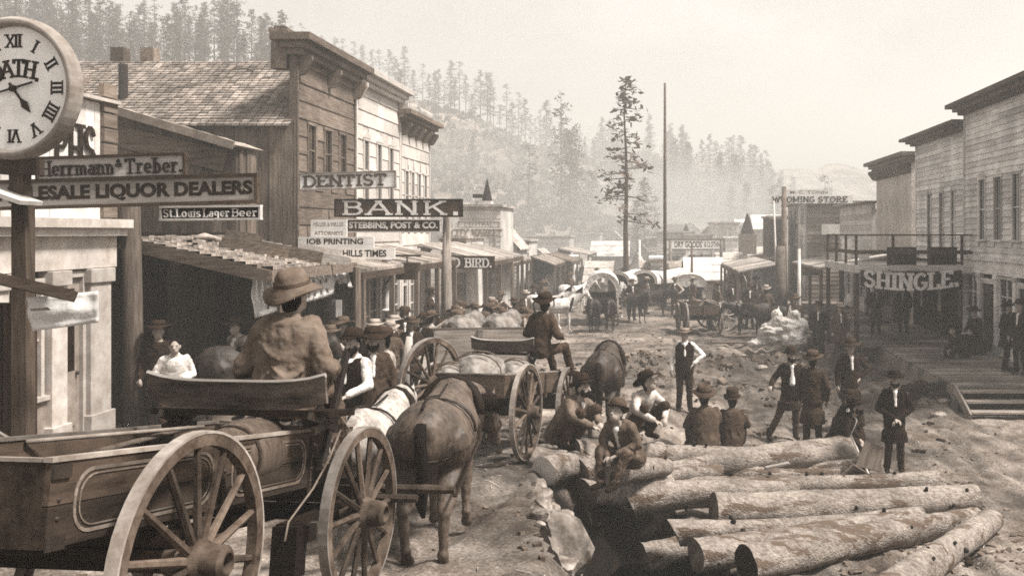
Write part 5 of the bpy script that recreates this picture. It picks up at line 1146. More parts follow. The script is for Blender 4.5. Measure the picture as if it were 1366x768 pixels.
# canvas heap on the right
m_ = MB()
for c, r_ in (((0, 0, .55), (.85, .5, .5)), ((-.55, 0, .45), (.45, .5, .45)), ((.55, .05, .6), (.5, .45, .4)), ((-.3, 0, 1.0), (.25, .3, .35)), ((.3, 0, 1.05), (.2, .25, .2)), ((-.9, -.1, .2), (.4, .4, .2)), ((.2, -.4, .3), (.5, .3, .3))): m_.ell(c, r_)
m_.cap((-.75, 0, .5), (-.25, 0, 1.35), .14, .07); m_.cap((.05, 0, .9), (.1, 0, 1.38), .1, .06)
o = blob(m_, 'canvas_heap', CANVAS, None, .03, 3, .26, .5); o.location = (XP(1049, 32), 32, .15); tag(o, 'big heap of pale canvas bundled beside the right hand road', 'canvas')
for i, (x, y, lab) in enumerate(((970, 442, 'dark plank lying left of the canvas heap'), (985, 436, 'second plank left of the canvas heap, farther back'))):
    m_ = MB(); Y = 34 + i; m_.bar((XP(x - 20, Y), Y, .12 + .1 * i), (XP(x + 32, Y), Y - .6, .18 + .1 * i), .25, .05); tag(m_.build('plank', WOODX), lab, 'plank')
# ================================================================ LOGS
LOGM = mat('peeled_log', .31, scale=7, st=(2, 3, 3), lo=.55, hi=1.25, bump=1.0, bscale=16, bdist=.03, dirt=.38, dscale=3)
_t = LOGM.node_tree; _b = _t.nodes['Principled BSDF']; _s = _b.inputs['Base Color'].links[0].from_socket      # strips of dark bark left on the peeled wood
_c = _t.nodes.new('ShaderNodeTexCoord'); _m = _t.nodes.new('ShaderNodeMapping'); _m.inputs['Scale'].default_value = (.55, 2.4, 2.4); _n = _t.nodes.new('ShaderNodeTexNoise'); _n.inputs['Scale'].default_value = 1.7; _n.inputs['Detail'].default_value = 9; _n.inputs['Roughness'].default_value = .7
_r = _t.nodes.new('ShaderNodeMapRange'); _r.inputs[1].default_value = .545; _r.inputs[2].default_value = .575; _x = _t.nodes.new('ShaderNodeMix'); _x.data_type = 'RGBA'; _x.inputs[7].default_value = sep(.13)
_t.links.new(_c.outputs['Object'], _m.inputs[0]); _t.links.new(_m.outputs[0], _n.inputs['Vector']); _t.links.new(_n.outputs['Fac'], _r.inputs[0]); _t.links.new(_r.outputs[0], _x.inputs[0]); _t.links.new(_s, _x.inputs[6]); _t.links.new(_x.outputs[2], _b.inputs['Base Color'])
ENDM = mat('cut_log_end', .22, scale=7, lo=.6, bump=.3)
def log(label, a, b, ra, rb, seed=0, name='log', end=None):
    a, b = V(a), V(b); r = random.Random(seed); L_ = (b - a).length; d = (b - a).normalized(); up = V((0, 0, 1)); x = d.cross(up).normalized(); u = x.cross(d); n = 20; K = 44; rings = []
    o = thing(name, label, 'log', a, (0, 0, 0), 'logs in the pile beside the pit'); bend = r.uniform(-.1, .1)
    ph = [r.uniform(0, 6) for _ in range(4)]
    for k in range(K + 1):
        t = k / K; c = d * L_ * t + u * bend * math.sin(math.pi * t) + x * bend * .7 * math.sin(math.pi * t)
        rr = lerp(ra, rb, t) * (1.06 if k in (0,) else 1)
        rings.append([c + (x * math.cos(q) + u * math.sin(q)) * rr * (1 + .07 * math.sin(2 * q + ph[0] + t * 3) + .035 * math.sin(ph[3] + t * 14) + .03 * math.sin(3 * q + ph[1] - t * 5) + .02 * math.sin(5 * q + ph[2] + 9 * t) + r.uniform(-.03, .03)) for q in [i * 2 * math.pi / n for i in range(n)]])
    if end is not None and end is not INK: rings[0] = [p + d * (p - rings[0][0]).dot(u) * -.55 for p in rings[0]]
    tr = MB(); tr.loft(rings, .5, cap=False); kb = MB()
    for _ in range(int(L_ * 2)):
        t = r.uniform(.06, .95); q = r.uniform(-.6, 3.6); rr = lerp(ra, rb, t); c = d * L_ * t; nn = x * math.cos(q) + u * math.sin(q)
        kb.tube([c + nn * rr * .8, c + nn * (rr + r.uniform(.008, .03))], [r.uniform(.025, .045), .02], 6, tint=0)
    tr.build('bark', LOGM, o, smooth=True); kb.build('knot', INK, o, smooth=True)
    for rg, s_ in ((rings[0], 1), (rings[-1], -1)):
        e = MB(); cc = sum(rg, V()) / n; e.v = [tuple(p) for p in rg] + [tuple(cc - d * s_ * .015)]; e.f = [((i + 1) % n, i, n) if s_ > 0 else (i, (i + 1) % n, n) for i in range(n)]; e.t = [.5] * n; e.build('cut_end', end or ENDM, o)
    return o
def lp(x, yc, dpx, D):   # a log end from its middle row and thickness in the picture, real diameter D
    Y = F * D / dpx; return W(x, yc, Y)
def gl(x, yb, r_, lift=0):   # log end resting on flat ground: bottom row yb
    Y = (CZ - lift) * F / (yb - CY); return V((XP(x, Y), Y, lift + r_))
log('backmost log, with men sitting behind it', gl(862, 622, .19), gl(1078, 612, .15), .2, .15, 1, end=INK)
log('slanting log with a thick light butt raised at its right end', gl(836, 655, .16), gl(1132, 622, .26), .15, .27, 2, end=LIGHTX)
log('short thin log poking out under the thick light butt', gl(1040, 632, .12), gl(1158, 632, .14), .12, .14, 3)
log('thin long log with a dark cut right end below the standing boy', gl(868, 656, .14), gl(1252, 655, .15), .13, .15, 4)
log('stubby log end pointing left over the pit beside the sitting boy', gl(803, 660, .14, .1), gl(960, 640, .13, .1), .13, .13, 5, end=LIGHTX)
log('log with a pale axe cut left end hanging over the pit', gl(836, 688, .22, .08), gl(1060, 676, .2), .21, .19, 6, end=LIGHTX)
log('thickest log of the pile, knotty, its left end cut square', gl(952, 703, .23), gl(1302, 682, .19), .25, .2, 7)
log('weathered log half hidden beneath the thickest log', gl(900, 726, .15), gl(1230, 702, .14), .16, .13, 8, end=LIGHTX)
log('log with a dark cut end directly behind the front log', gl(928, 762, .19), gl(1225, 712, .17), .19, .16, 9)
log('front log with a round dark cut end facing the camera', gl(995, 775, .2), gl(1300, 706, .15), .21, .15, 10, end=INK)
log('single log lying apart at the lower right, pointing at the camera', gl(1165, 830, .2), gl(1322, 712, .17), .2, .17, 11)
log('log with a bright round cut end at the far left of the pile', W(727, 628, 12.3), W(800, 612, 13.6), .17, .17, 12, end=PAPER)
log('log under the squatting men beside the dark pit', W(766, 606, 13.1), W(880, 604, 13.9), .18, .17, 13)
log('lower log of the stack under the squatting men, second from the top', W(775, 630, 12.9), W(880, 628, 13.9), .17, .16, 15, end=ENDM)
log('bottom log of the stack under the squatting men', W(782, 656, 12.8), W(890, 648, 13.9), .17, .17, 16, end=ENDM)
log('dark log end jutting from the stack beneath the hunched boy', W(806, 632, 12.35), W(885, 622, 13.8), .15, .15, 17, end=LIGHTX)
log('half buried log between the backmost and the thin long log', gl(960, 640, .14, .02), gl(1120, 645, .13), .13, .13, 18)
log('dark log lying low inside the pit', V((-.2, 12.6, -.25)), V((1.5, 13.3, .1)), .17, .16, 14)
m_ = MB(); m_.prism([(-.2, 0), (.22, .03), (.2, .07), (-.18, .05)], -.03, .03); o = m_.build('wood_chip', LIGHTX, bevel=.01); o.location = (XP(1030, 15.6), 15.0, .33); o.rotation_euler = (.2, -.1, .2); tag(o, 'flat pale splinter of wood lying between two logs', 'splinter')
m_ = MB(); m_.tube([(0, 0, 0), (.16, .02, .16), (.45, .04, -.02)], [.03, .025, .012], 6); o = m_.build('broken_branch', WOODX); o.location = (XP(1122, 14.5), 14.4, .36); tag(o, 'broken branch sticking up from the thin long log', 'branch')
# ================================================================ PEOPLE   local frame: facing -y, own left = +x
POSES = {
'stand': dict(pel=(0, 0, .94), lean=0, el=[(.27, .03, 1.16), (-.27, .03, 1.16)], wr=[(.25, -.08, .92), (-.25, -.08, .92)], kn=[(.10, -.03, .50), (-.10, -.03, .50)], an=[(.12, .03, .09), (-.12, .03, .09)]),
'pocket': dict(el=[(.31, .08, 1.18), (-.31, .08, 1.18)], wr=[(.20, -.06, .98), (-.20, -.06, .98)]),
'onehip': dict(el=[(.40, .05, 1.2), (-.27, .02, 1.16)], wr=[(.19, -.06, 1.03), (-.27, -.06, .9)]),
'crossed': dict(el=[(.25, -.05, 1.16), (-.25, -.05, 1.16)], wr=[(-.08, -.23, 1.14), (.08, -.23, 1.06)]),
'point': dict(el=[(.28, -.1, 1.2), (-.28, .03, 1.17)], wr=[(.22, -.34, 1.14), (-.26, -.07, .93)]),
'wide': dict(pel=(0, 0, .90), el=[(.3, .05, 1.15), (-.34, -.02, 1.16)], wr=[(.2, -.1, .98), (-.42, -.2, 1.06)], kn=[(.09, -.02, .49), (-.24, -.02, .47)], an=[(.10, .03, .09), (-.42, .0, .09)]),
'sit': dict(pel=(0, 0, .12), lean=8, el=[(.27, -.08, .36), (-.27, -.08, .36)], wr=[(.16, -.33, .26), (-.16, -.33, .26)], kn=[(.14, -.44, .14), (-.14, -.44, .14)], an=[(.14, -.46, -.32), (-.14, -.46, -.32)]),
'drive': dict(pel=(0, 0, .12), lean=10, el=[(.30, -.06, .34), (-.30, -.06, .34)], wr=[(.16, -.36, .28), (-.16, -.36, .28)], kn=[(.17, -.44, .12), (-.17, -.44, .12)], an=[(.17, -.60, -.28), (-.17, -.60, -.28)]),
'squat': dict(pel=(0, .06, .22), lean=34, el=[(.26, -.32, .46), (-.26, -.32, .46)], wr=[(.1, -.5, .34), (-.1, -.5, .34)], kn=[(.19, -.4, .5), (-.19, -.4, .5)], an=[(.14, -.1, .09), (-.14, -.1, .09)]),
'ground': dict(pel=(0, 0, .14), lean=16, el=[(.26, -.22, .4), (-.26, -.22, .4)], wr=[(.12, -.42, .38), (-.12, -.42, .38)], kn=[(.18, -.36, .44), (-.18, -.36, .44)], an=[(.15, -.52, .09), (-.15, -.52, .09)]),
'hunch': dict(pel=(0, 0, .14), lean=30, el=[(.27, -.25, .36), (-.27, -.25, .36)], wr=[(.08, -.42, .24), (-.08, -.42, .2)], kn=[(.2, -.4, .26), (-.2, -.4, .26)], an=[(.08, -.5, -.1), (-.12, -.5, -.1)]),
}
HATS = {
'bowler': [(.150, 0), (.152, .012), (.108, .016), (.105, .06), (.09, .105), (.05, .128), (.01, .132)],
'slouch': [(.195, .0), (.197, .012), (.112, .03), (.107, .07), (.092, .115), (.06, .118), (.02, .095)],
'wide': [(.225, -.012), (.226, .002), (.112, .03), (.106, .08), (.095, .12), (.06, .128), (.02, .105)],
'felt': [(.185, -.05), (.186, -.038), (.112, .012), (.102, .07), (.078, .115), (.05, .125), (.02, .11)],
'tall': [(.15, 0), (.152, .012), (.108, .016), (.104, .1), (.102, .15), (.06, .152), (.01, .15)],
'cap': [(.118, .0), (.12, .02), (.118, .05), (.08, .08), (.02, .085)],
'straw': [(.18, 0), (.181, .01), (.106, .012), (.104, .08), (.06, .085), (.01, .085)],
}
def person(loc, rz, pose, label, group=None, s=1.0, vox=.014, coat=None, vest=None, shirt=.5, tro=.04, hat='slouch', hv=.03, beard=0, yaw=0, pitch=0, over=None, front=True, side=0, skirt=.30, apron=None, tilt=0, hair=HAIR, hatr=1.0, wr_=.026, fr=1.0, fold=6, bag=0):
    p = dict(POSES['stand'])
    if pose != 'stand': p.update(POSES[pose])
    if over: p.update(over)
    seated = p['pel'][2] < .5
    ln, sd_ = rad(p['lean']), rad(side)
    u = V((math.sin(sd_), -math.sin(ln), math.cos(ln) * math.cos(sd_))).normalized(); fx = V((1, 0, 0)); fx = (fx - u * fx.dot(u)).normalized(); fw = fx.cross(u) * -1
    if fw.y > 0: fw = -fw
    pel = V(p['pel']); at = lambda k, dx=0, df=0: pel + u * k + fx * dx + fw * df
    sh = [at(.485, .175), at(.485, -.175)]; hip = [at(-.02, .09), at(-.02, -.09)]
    el, wr, kn, an = ([V(q) for q in p[k]] for k in ('el', 'wr', 'kn', 'an'))
    nk = at(.55, 0, .01); hu = (u * .55 + V((0, 0, 1)) * .75).normalized(); hc = nk + hu * .145 + fw * .03
    HR = M.Rotation(rad(yaw), 3, 'Z') @ M.Rotation(rad(-pitch) , 3, 'X')
    H = lambda x, y, z: hc + HR @ V((x, y, z))
    root = None
    def torso(mb, e, lo=-.13, hi=.575, sk=0):
        prof = [(-.13, .14, .10), (-.05, .165, .125), (.06, .16, .12), (.16, .148, .11), (.3, .165, .118), (.42, .178, .115), (.5, .155, .095), (.545, .09, .075), (.58, .06, .06)]
        rings = []
        for k, a, b in prof:
            if k < lo or k > hi: continue
            if k > .52: ee = e * .5
            else: ee = e
            c = at(k); rings.append([c + fx * ((a + ee) * math.cos(t)) + fw * ((b + ee) * math.sin(t)) for t in [i * 2 * math.pi / 18 for i in range(18)]])
        if sk and not seated:
            low = []
            for z, g_ in ((-.02 - sk, 1.18), (-.02 - sk * .5, 1.1)):
                c = pel + V((0, 0, z)) + (sum(kn, V()) / 2 - pel) * .0; low.append([c + V((1, 0, 0)) * ((.165 + e) * g_ * math.cos(t) + (kn[0].x + kn[1].x) * .25) + V((0, -1, 0)) * ((.13 + e) * g_ * math.sin(t)) for t in [i * 2 * math.pi / 18 for i in range(18)]])
            rings = low + rings
        mb.loft(rings)
    # ---- continuous body
    b = MB(); torso(b, 0); b.cap(nk - u * .06, hc - HR @ V((0, -.01, .06)), .056, .054)
    b.ell(hc, (.074, .094, .112), HR); b.ell(H(0, -.03, -.06), (.056, .066, .06), HR)
    b.cap(H(0, -.088, .012), H(0, -.11, -.028), .013, .018, 8); b.ell(H(0, -.083, .03), (.055, .018, .012), HR, 8); b.ell(H(0, -.09, -.058), (.024, .012, .01), HR, 8)
    for sx in (-1, 1): b.ell(H(sx * .078, .006, -.005), (.012, .022, .034), HR, 8)
    for i, sx in enumerate((1, -1)):
        b.cap(sh[i], el[i], .052, .042); b.cap(el[i], wr[i], .042, .03)
        d = (wr[i] - el[i]).normalized(); px = d.cross(V((0, 0, 1)) if abs(d.z) < .9 else V((0, -1, 0))).normalized(); pz = px.cross(d)
        pal = wr[i] + d * .05; b.cap(wr[i], wr[i] + d * .085, .03, .038, sq=.6)
        for k in range(4):
            o = wr[i] + d * .085 + px * (.027 - .018 * k); l = (.06, .07, .066, .052)[k]; m1 = o + d * l * .55 - pz * .012; b.tube([o - d * .02, m1, m1 + d * l * .3 - pz * .03], [.0095, .009, .007], 6)
        th = wr[i] + d * .03 + px * .03; b.tube([th, th + px * .025 + d * .03 - pz * .012, th + px * .028 + d * .06 - pz * .02], [.012, .011, .008], 6)
        b.cap(hip[i], kn[i], .085, .056); b.cap(kn[i], an[i], .055, .038); ft = V((.25 * sx * .3, -1, 0)).normalized(); b.cap(an[i] - V((0, 0, .03)), an[i] + ft * .14 - V((0, 0, .045)), .04, .032)
    root = blob(b, 'person', SKIN, None, vox * .8, 3); root.location = loc; root.rotation_euler = (0, 0, rad(rz)); root.scale = (s,) * 3
    tag(root, label, 'person', group)
    # ---- trousers and boots
    t = MB(); t.ell(pel + V((0, .0, -.03)), (.178, .145, .13))
    for i in (0, 1):
        t.cap(hip[i], kn[i], .104, .078); t.cap(kn[i], an[i] + V((0, 0, .02)), .076, .066)
    blob(t, 'trousers', cloth(tro), root, vox, 4, wr_, .1)
    bt = MB()
    for i, sx in enumerate((1, -1)):
        ft = V((.08 * sx, -1, 0)).normalized(); bt.cap(an[i] + V((0, 0, .1)), an[i], .056, .05); bt.cap(an[i] - V((0, 0, .035)) - ft * .03, an[i] + ft * .16 - V((0, 0, .045)), .05, .042, sq=.9)
    blob(bt, 'boots', cloth(.022), root, vox)
    def sleeves(mb, e):
        for i in (0, 1): mb.cap(sh[i] - fx * (.02 if i == 0 else -.02), el[i], .066 + e, .052 + e); mb.cap(el[i], wr[i] - (wr[i] - el[i]) * .06, .051 + e, .04 + e)
    if coat is not None:
        c = MB(); torso(c, .036 + bag, lo=-.14, sk=skirt); sleeves(c, .014 + bag * .6)
        for a, r_ in ((.0, .05),): c.cap(at(.545, -.05, -.02), at(.545, .05, -.02), .045, .045)
        for sx in (-1, 1): c.cap(at(.53, sx * .055, .07), at(.34, sx * .03, .15), .024, .018, 8)
        rf_ = random.Random(int(abs(loc[0]) * 1000) + 3)
        for _k in range(fold):
            a0, k0 = rf_.uniform(0, 6.28), rf_.uniform(-.02, .4); a1, k1 = a0 + rf_.uniform(-.9, .9), k0 + rf_.uniform(.05, .22)
            ff = lambda a, k: at(k, math.cos(a) * (.168 + bag + .03), math.sin(a) * (.122 + bag + .03))
            am_, km_ = (a0 + a1) / 2, (k0 + k1) / 2; c.tube([ff(a0, k0), ff(am_, km_), ff(a1, k1)], [.012, .022, .012], 8)
        for i in (0, 1):
            for _k in range(fold // 3):
                q = el[i] + (sh[i] - el[i]) * rf_.uniform(-.0, .6); c.ell(q, (.075 + bag * .5, .075 + bag * .5, .016), Euler((rf_.uniform(-.7, .7), rf_.uniform(-.7, .7), 0)).to_matrix(), 10)
        blob(c, 'coat', cloth(coat), root, vox, 3, wr_, .13)
    else:
        c = MB(); torso(c, .024, lo=-.06); sleeves(c, .01); c.cap(at(.55, -.03, 0), at(.55, .03, 0), .055, .055); blob(c, 'shirt', cloth(shirt), root, vox, 3, wr_, .13)
        if vest is not None:
            c = MB(); torso(c, .04, lo=-.14, hi=.5)
            for sx in (-1, 1): c.cap(at(.5, sx * .1, .0), at(.5, sx * .09, .06), .05, .05)
            blob(c, 'vest', cloth(vest), root, vox, 3)
    if front and (coat is not None or vest is not None):
        e = .036 if coat is not None else .04
        f = MB(); f.cap(at(.5, 0, .085), at(.27 - .05 * (fr - 1), 0, .122 + e - .02 * (fr - 1)), .052, .022 * fr, 10); blob(f, 'shirt_front', cloth(.62), root, vox * .8, 2)
    if apron is not None:
        f = MB(); f.cap(at(.42, 0, .12), at(-.05, 0, .14), .1, .15, 12, sq=.35); blob(f, 'apron', cloth(apron), root, vox, 3)
    # ---- hat, hair, beard, eyes
    hh = MB(); hh.ell(H(0, .026, .012) if hat else H(0, .018, .034), (.081, .085, .108) if hat else (.084, .092, .098), HR); hh.ell(H(0, .05, -.06), (.062, .05, .055), HR)
    hm = hair; o = blob(hh, 'hair', hm, root, vox * .8, 2)
    if beard:
        g = MB(); g.ell(H(0, -.064, -.078), (.058, .05, .05 * beard), HR); g.cap(H(-.035, -.098, -.046), H(.035, -.098, -.046), .012, .012, 8)
        for sx in (-1, 1): g.ell(H(sx * .06, -.03, -.05), (.02, .04, .05), HR)
        blob(g, 'beard', hm, root, vox * .7, 2)
    if vox <= .014:
        g = MB()
        for sx in (-1, 1): g.ell(H(sx * .031, -.083, .012), (.009, .006, .005), HR, 8)
        g.build('eyes', INK, root, smooth=True)
    if hat:
        g = MB(); n = 24; rings = []; k_ = hatr
        for j, (r_, z) in enumerate(HATS[hat]):
            rings.append([H(0, .012, .05 + .02) + HR @ (M.Rotation(rad(tilt - 6), 3, 'X') @ V((r_ * k_ * math.cos(t), r_ * k_ * 1.14 * math.sin(t), z * k_ + (.03 * (math.cos(2 * t)) * (r_ / .2) ** 2 if j < 2 else 0) + (.008 * math.sin(3 * t + rz) if j < 2 else 0)))) for t in [i * 2 * math.pi / n for i in range(n)]])
        g.loft(rings); ho = g.build('hat', cloth(hv), root, smooth=True)
        r1 = HATS[hat][2][0]; z1 = HATS[hat][2][1]
        g = MB(); rb = [[H(0, .012, .07) + HR @ (M.Rotation(rad(tilt - 6), 3, 'X') @ V((r_ * k_ * math.cos(t), r_ * k_ * 1.14 * math.sin(t), z * k_))) for t in [i * 2 * math.pi / n for i in range(n)]] for r_, z in ((r1 + .004, z1 + .0), (r1 + .002, z1 + .026))]
        g.loft(rb, cap=False); g.build('hat_band', cloth(hv * .5), ho, smooth=True)
    return root
def gp(x, yfeet, Y, z=None): X = XP(x, Y); return (X, Y, G(X, Y) if z is None else z)
# --- the driver of the near wagon, seen from behind
dp = onw(.4, .36, 1.33)
person((dp.x, dp.y, dp.z - .02), 180 - hd - 4, 'drive', 'driver in a brimmed hat and loose jacket, back turned, on the near wagon seat', s=.98, vox=.011, coat=.16, tro=.08, fold=26, bag=.022, hat='felt', hv=.15, front=False, yaw=-8, pitch=6, skirt=0, wr_=.03, over=dict(lean=8, el=[(.3, .0, .32), (-.3, .0, .32)], kn=[(.13, -.44, .12), (-.1, -.44, .12)], an=[(.12, -.6, -.28), (-.08, -.6, -.28)]))
# --- driver of the second wagon
p2 = M.Translation((B0.x, B0.y, .73)) @ Euler((rad(-7), 0, rad(-hB))).to_matrix().to_4x4() @ V((.32, .55, 1.38))
person(p2, 150, 'drive', 'driver in a dark coat and slouch hat on the high board of the second wagon', coat=.05, tro=.05, hat='slouch', hv=.035, front=False, yaw=25)
# --- white sleeved man leaning by the near wagon
person(gp(474, 0, 11.2), -28, 'crossed', 'bearded man in a dark vest, white sleeves and dark hat beside the near team', coat=None, vest=.025, shirt=.6, tro=.04, hat='bowler', hv=.03, beard=1.3, yaw=8, over=dict(el=[(.3, -.1, 1.2), (-.36, -.12, 1.22)], wr=[(.2, -.32, 1.1), (-.42, -.3, 1.05)]))
person(gp(497, 0, 12.4), 20, 'stand', 'dark hatted man in a brown coat close behind the white sleeved man', coat=.06, tro=.05, hat='wide', hv=.03, vox=.016, beard=1)
person(gp(514, 0, 13.0), -60, 'point', 'man in a pale shirt holding a cloth beside the near team', coat=None, vest=None, shirt=.34, tro=.06, hat='slouch', hv=.05, vox=.016)
# --- men by the left porch
person((XP(234, 13.6), 13.6, 1.2), 22, 'sit', 'clean shaven young man in a white shirt, hatless, sitting before the open shed', s=.9, coat=None, vest=None, shirt=.55, tro=.05, hat=None, over=dict(pel=(0, 0, .62), kn=[(.14, -.42, .64), (-.14, -.42, .64)], an=[(.14, -.44, .12), (-.14, -.44, .12)], el=[(.25, -.02, .86), (-.3, -.05, .86)], wr=[(.1, -.3, .76), (-.22, -.28, .7)]))
person((XP(212, 15.4), 15.4, .75), 15, 'stand', 'man in a dark coat standing in the shade left of the white shirted young man', coat=.03, tro=.03, hat='slouch', hv=.03, vox=.018, front=False)
person((XP(327, 16.6), 16.6, .75), -20, 'point', 'man in an apron bending in the shed behind the elbow of the driver', coat=None, vest=.2, shirt=.4, apron=.6, tro=.08, hat='slouch', hv=.1, vox=.018, over=dict(lean=18))
# --- squatting men round the left log ends
sq1 = (XP(750, 13.2), 13.2, 1.04); person(sq1, 62, 'squat', 'squatting man in a dark hat and grey coat at the left log ends', s=1.06, coat=.16, tro=.06, hat='bowler', hv=.03, yaw=-8, pitch=10, beard=.8, skirt=0, over=dict(pel=(0, .06, .2)))
sq2 = (XP(850, 13.9), 13.9, 1.02); person(sq2, 40, 'squat', 'squatting man in a pale shirt and dark brimmed hat behind the boy', coat=None, vest=None, shirt=.4, tro=.05, hat='slouch', hv=.03, yaw=15, pitch=24, over=dict(pel=(0, .06, .2), lean=28))
person((XP(842, 12.5), 12.5, .95), -32, 'hunch', 'boy in a dark jacket sitting hunched on a log end over the pit', s=1.0, coat=.09, tro=.09, hat='bowler', hv=.1, yaw=6, pitch=22, skirt=0)
# --- group standing behind the logs
person(gp(913, 558, 20.6), 2, 'onehip', 'man in a dark vest and white sleeves, hand on hip, in the open street', coat=None, vest=.025, shirt=.66, tro=.03, hat='straw', hv=.2, yaw=-15)
person((XP(943, 17.2), 17.2, .02), 190, 'ground', 'heavy man in a brown coat sitting with his back turned behind the backmost log', coat=.1, tro=.06, hat='slouch', hv=.06, front=False, skirt=0, vox=.016, s=1.22)
person((XP(976, 17.4), 17.4, .04), 172, 'ground', 'man in a dark coat and flat topped hat sitting beside the heavy man', coat=.055, tro=.05, hat='tall', hv=.04, front=False, skirt=0, vox=.016, s=1.08)
person(gp(1055, 588, 18.6), 4, 'wide', 'striding man in an open dark coat with a broad white shirt front', coat=.028, tro=.055, hat='bowler', hv=.03, vox=.012, beard=.8, yaw=10, fr=2.6)
person(gp(1084, 590, 17.6), 165, 'stand', 'man in a long brown coat standing with his back to the camera', coat=.045, tro=.035, hat='slouch', hv=.06, front=False, skirt=.42, vox=.014)
person(gp(1134, 560, 19.6), 6, 'onehip', 'man in a dark coat, white at his neck, standing behind the crouching man', coat=.028, tro=.06, hat='wide', hv=.04, yaw=-8, vox=.013)
person((XP(1112, 16.8), 16.8, .16), 70, 'hunch', 'crouching man in a broad dark hat behind the thick log butt', coat=.022, tro=.03, hat='wide', hv=.022, pitch=14, yaw=-10, skirt=0, beard=.8, s=1.02, over=dict(pel=(0, 0, .2), lean=34))
person((XP(1140, 17.6), 17.6, .16), -40, 'ground', 'man in a dark jacket sitting close beside the crouching man', coat=.03, tro=.04, hat='slouch', hv=.03, skirt=0, vox=.016)
person((XP(1193, 15.9), 15.9, .02), -6, 'crossed', 'bearded youth in a black hat and coat alone at the right of the logs', s=.93, coat=.018, tro=.035, hat='slouch', hv=.018, beard=.9, vox=.012, skirt=.36, over=dict(wr=[(.02, -.24, .98), (-.02, -.25, 1.0)], el=[(.29, -.04, 1.15), (-.29, -.04, 1.15)]))
m_ = MB(); m_.prism([(-.2, -.02), (.2, 0), (.16, .4), (-.14, .42)], -.02, .02); o = m_.build('plank', WOODV); o.location = (XP(1158, 15.6), 15.6, .18); o.rotation_euler = (-.5, .2, -.3); tag(o, 'leaning weathered board between the thick log butt and the black hatted youth', 'plank')
m_ = MB(); m_.tube([(XP(1135, 16), 16, .62), (XP(1166, 15.4), 15.4, -.05)], [.02, .016], 6); m_.bar((XP(1162, 15.4), 15.4, .04), (XP(1170, 15.3), 15.3, -.08), .12, .03); tag(m_.build('shovel', LIGHTX), 'shovel resting against the leaning board', 'shovel')
# --- right boardwalk
person((XP(1303, 27.4), 27.4, .52), -60, 'sit', 'man in dark clothes sitting on the right boardwalk against the store', coat=.02, tro=.02, hat='slouch', hv=.02, vox=.018, front=False, skirt=0, over=dict(pel=(0, 0, .5), kn=[(.14, -.42, .52), (-.14, -.42, .52)], an=[(.14, -.44, .1), (-.14, -.44, .1)], el=[(.27, -.08, .74), (-.27, -.08, .74)], wr=[(.16, -.33, .64), (-.16, -.33, .64)]))
m_ = MB(); m_.span((XP(1303, 27.4) - .3, 27.3, .5), (XP(1303, 27.4) + .25, 27.7, .92)); tag(m_.build('crate', DARKX), 'dark box seat under the man sitting by the right store', 'crate')
person((XP(1286, 26.8), 26.8, .52), -75, 'hunch', 'slumped man in dark clothes low on the right boardwalk, left of the seated one', coat=.02, tro=.02, hat='bowler', hv=.02, vox=.018, front=False, skirt=0)
person((XP(1342, 24.2), 24.2, .52), 60, 'pocket', 'man in a dark coat leaning at the doorway of the big store', coat=.016, tro=.018, hat='slouch', hv=.018, vox=.016, front=False, s=.95)
person((XP(1361, 23.6), 23.6, .52), -50, 'stand', 'man in a black coat with a bit of white collar at the right edge', coat=.016, tro=.016, hat='bowler', hv=.018, vox=.016)
person((XP(1120, 29.5), 29.5, .02), 10, 'stand', 'man in a pale hat and brown coat standing under the balcony corner', coat=.08, tro=.07, hat='slouch', hv=.3, vox=.018)
person((XP(1092, 30.2), 30.2, .02), -15, 'stand', 'dark coated man standing left of the man in the pale hat', coat=.03, tro=.03, hat='slouch', hv=.03, vox=.02)
person((XP(1078, 30.8), 30.8, .1), 60, 'hunch', 'man stooping by the canvas heap under the balcony', coat=.04, tro=.04, hat='slouch', hv=.05, vox=.02)
# --- crowd on the left walk: a few men, each copied with his clothes
CRG = 'men crowding the left side of the street'
c1 = person(gp(527, 0, 21.5), -12, 'stand', 'man in a pale hat and grey coat standing in front of the printing sign', CRG, coat=.12, tro=.06, hat='slouch', hv=.3, vox=.018)
c2 = person(gp(548, 0, 21.0), 20, 'pocket', 'man in a dark coat with an open collar beside the man in the pale hat', CRG, coat=.04, tro=.04, hat='slouch', hv=.06, vox=.018)
c3 = person(gp(590, 0, 19.6), -8, 'stand', 'man in a black coat and white shirt front mounted high above the crowd', CRG, coat=.03, tro=.04, hat='bowler', hv=.04, vox=.018, beard=1)
c4 = person(gp(440, 0, 17.2), 30, 'onehip', 'man in shirt sleeves half hidden behind the driver', CRG, coat=None, vest=.05, shirt=.35, tro=.07, hat='slouch', hv=.12, vox=.018)
c5 = person(gp(655, 0, 27), 160, 'stand', 'man in a rough jacket with his back turned near the bird sign', CRG, coat=.15, tro=.08, hat='wide', hv=.12, vox=.02, front=False)
CR = ['dark coated man packed in the crowd beside the plank wagon', 'pale hatted man packed in the crowd beside the plank wagon', 'broad hatted man packed in the crowd beside the plank wagon', 'shirt sleeved man packed in the crowd beside the plank wagon']
for i in range(22):
    k = i % 4; x = RN.uniform(505, 705); Y = RN.uniform(19.5, 33); X = XP(x, Y)
    if X < -7.8 or (-5.3 < X < -2.2 and Y < 20.5): continue
    dup((c2, c1, c5, c4)[k], (X, Y, G(X, Y) + (.2 if X < -6.3 else 0)), RN.uniform(0, 6.28), CR[k], RN.uniform(.94, 1.06), 'men packed beside the plank wagon')
far_l = 'one of the blurred men standing about the left side of the far street'
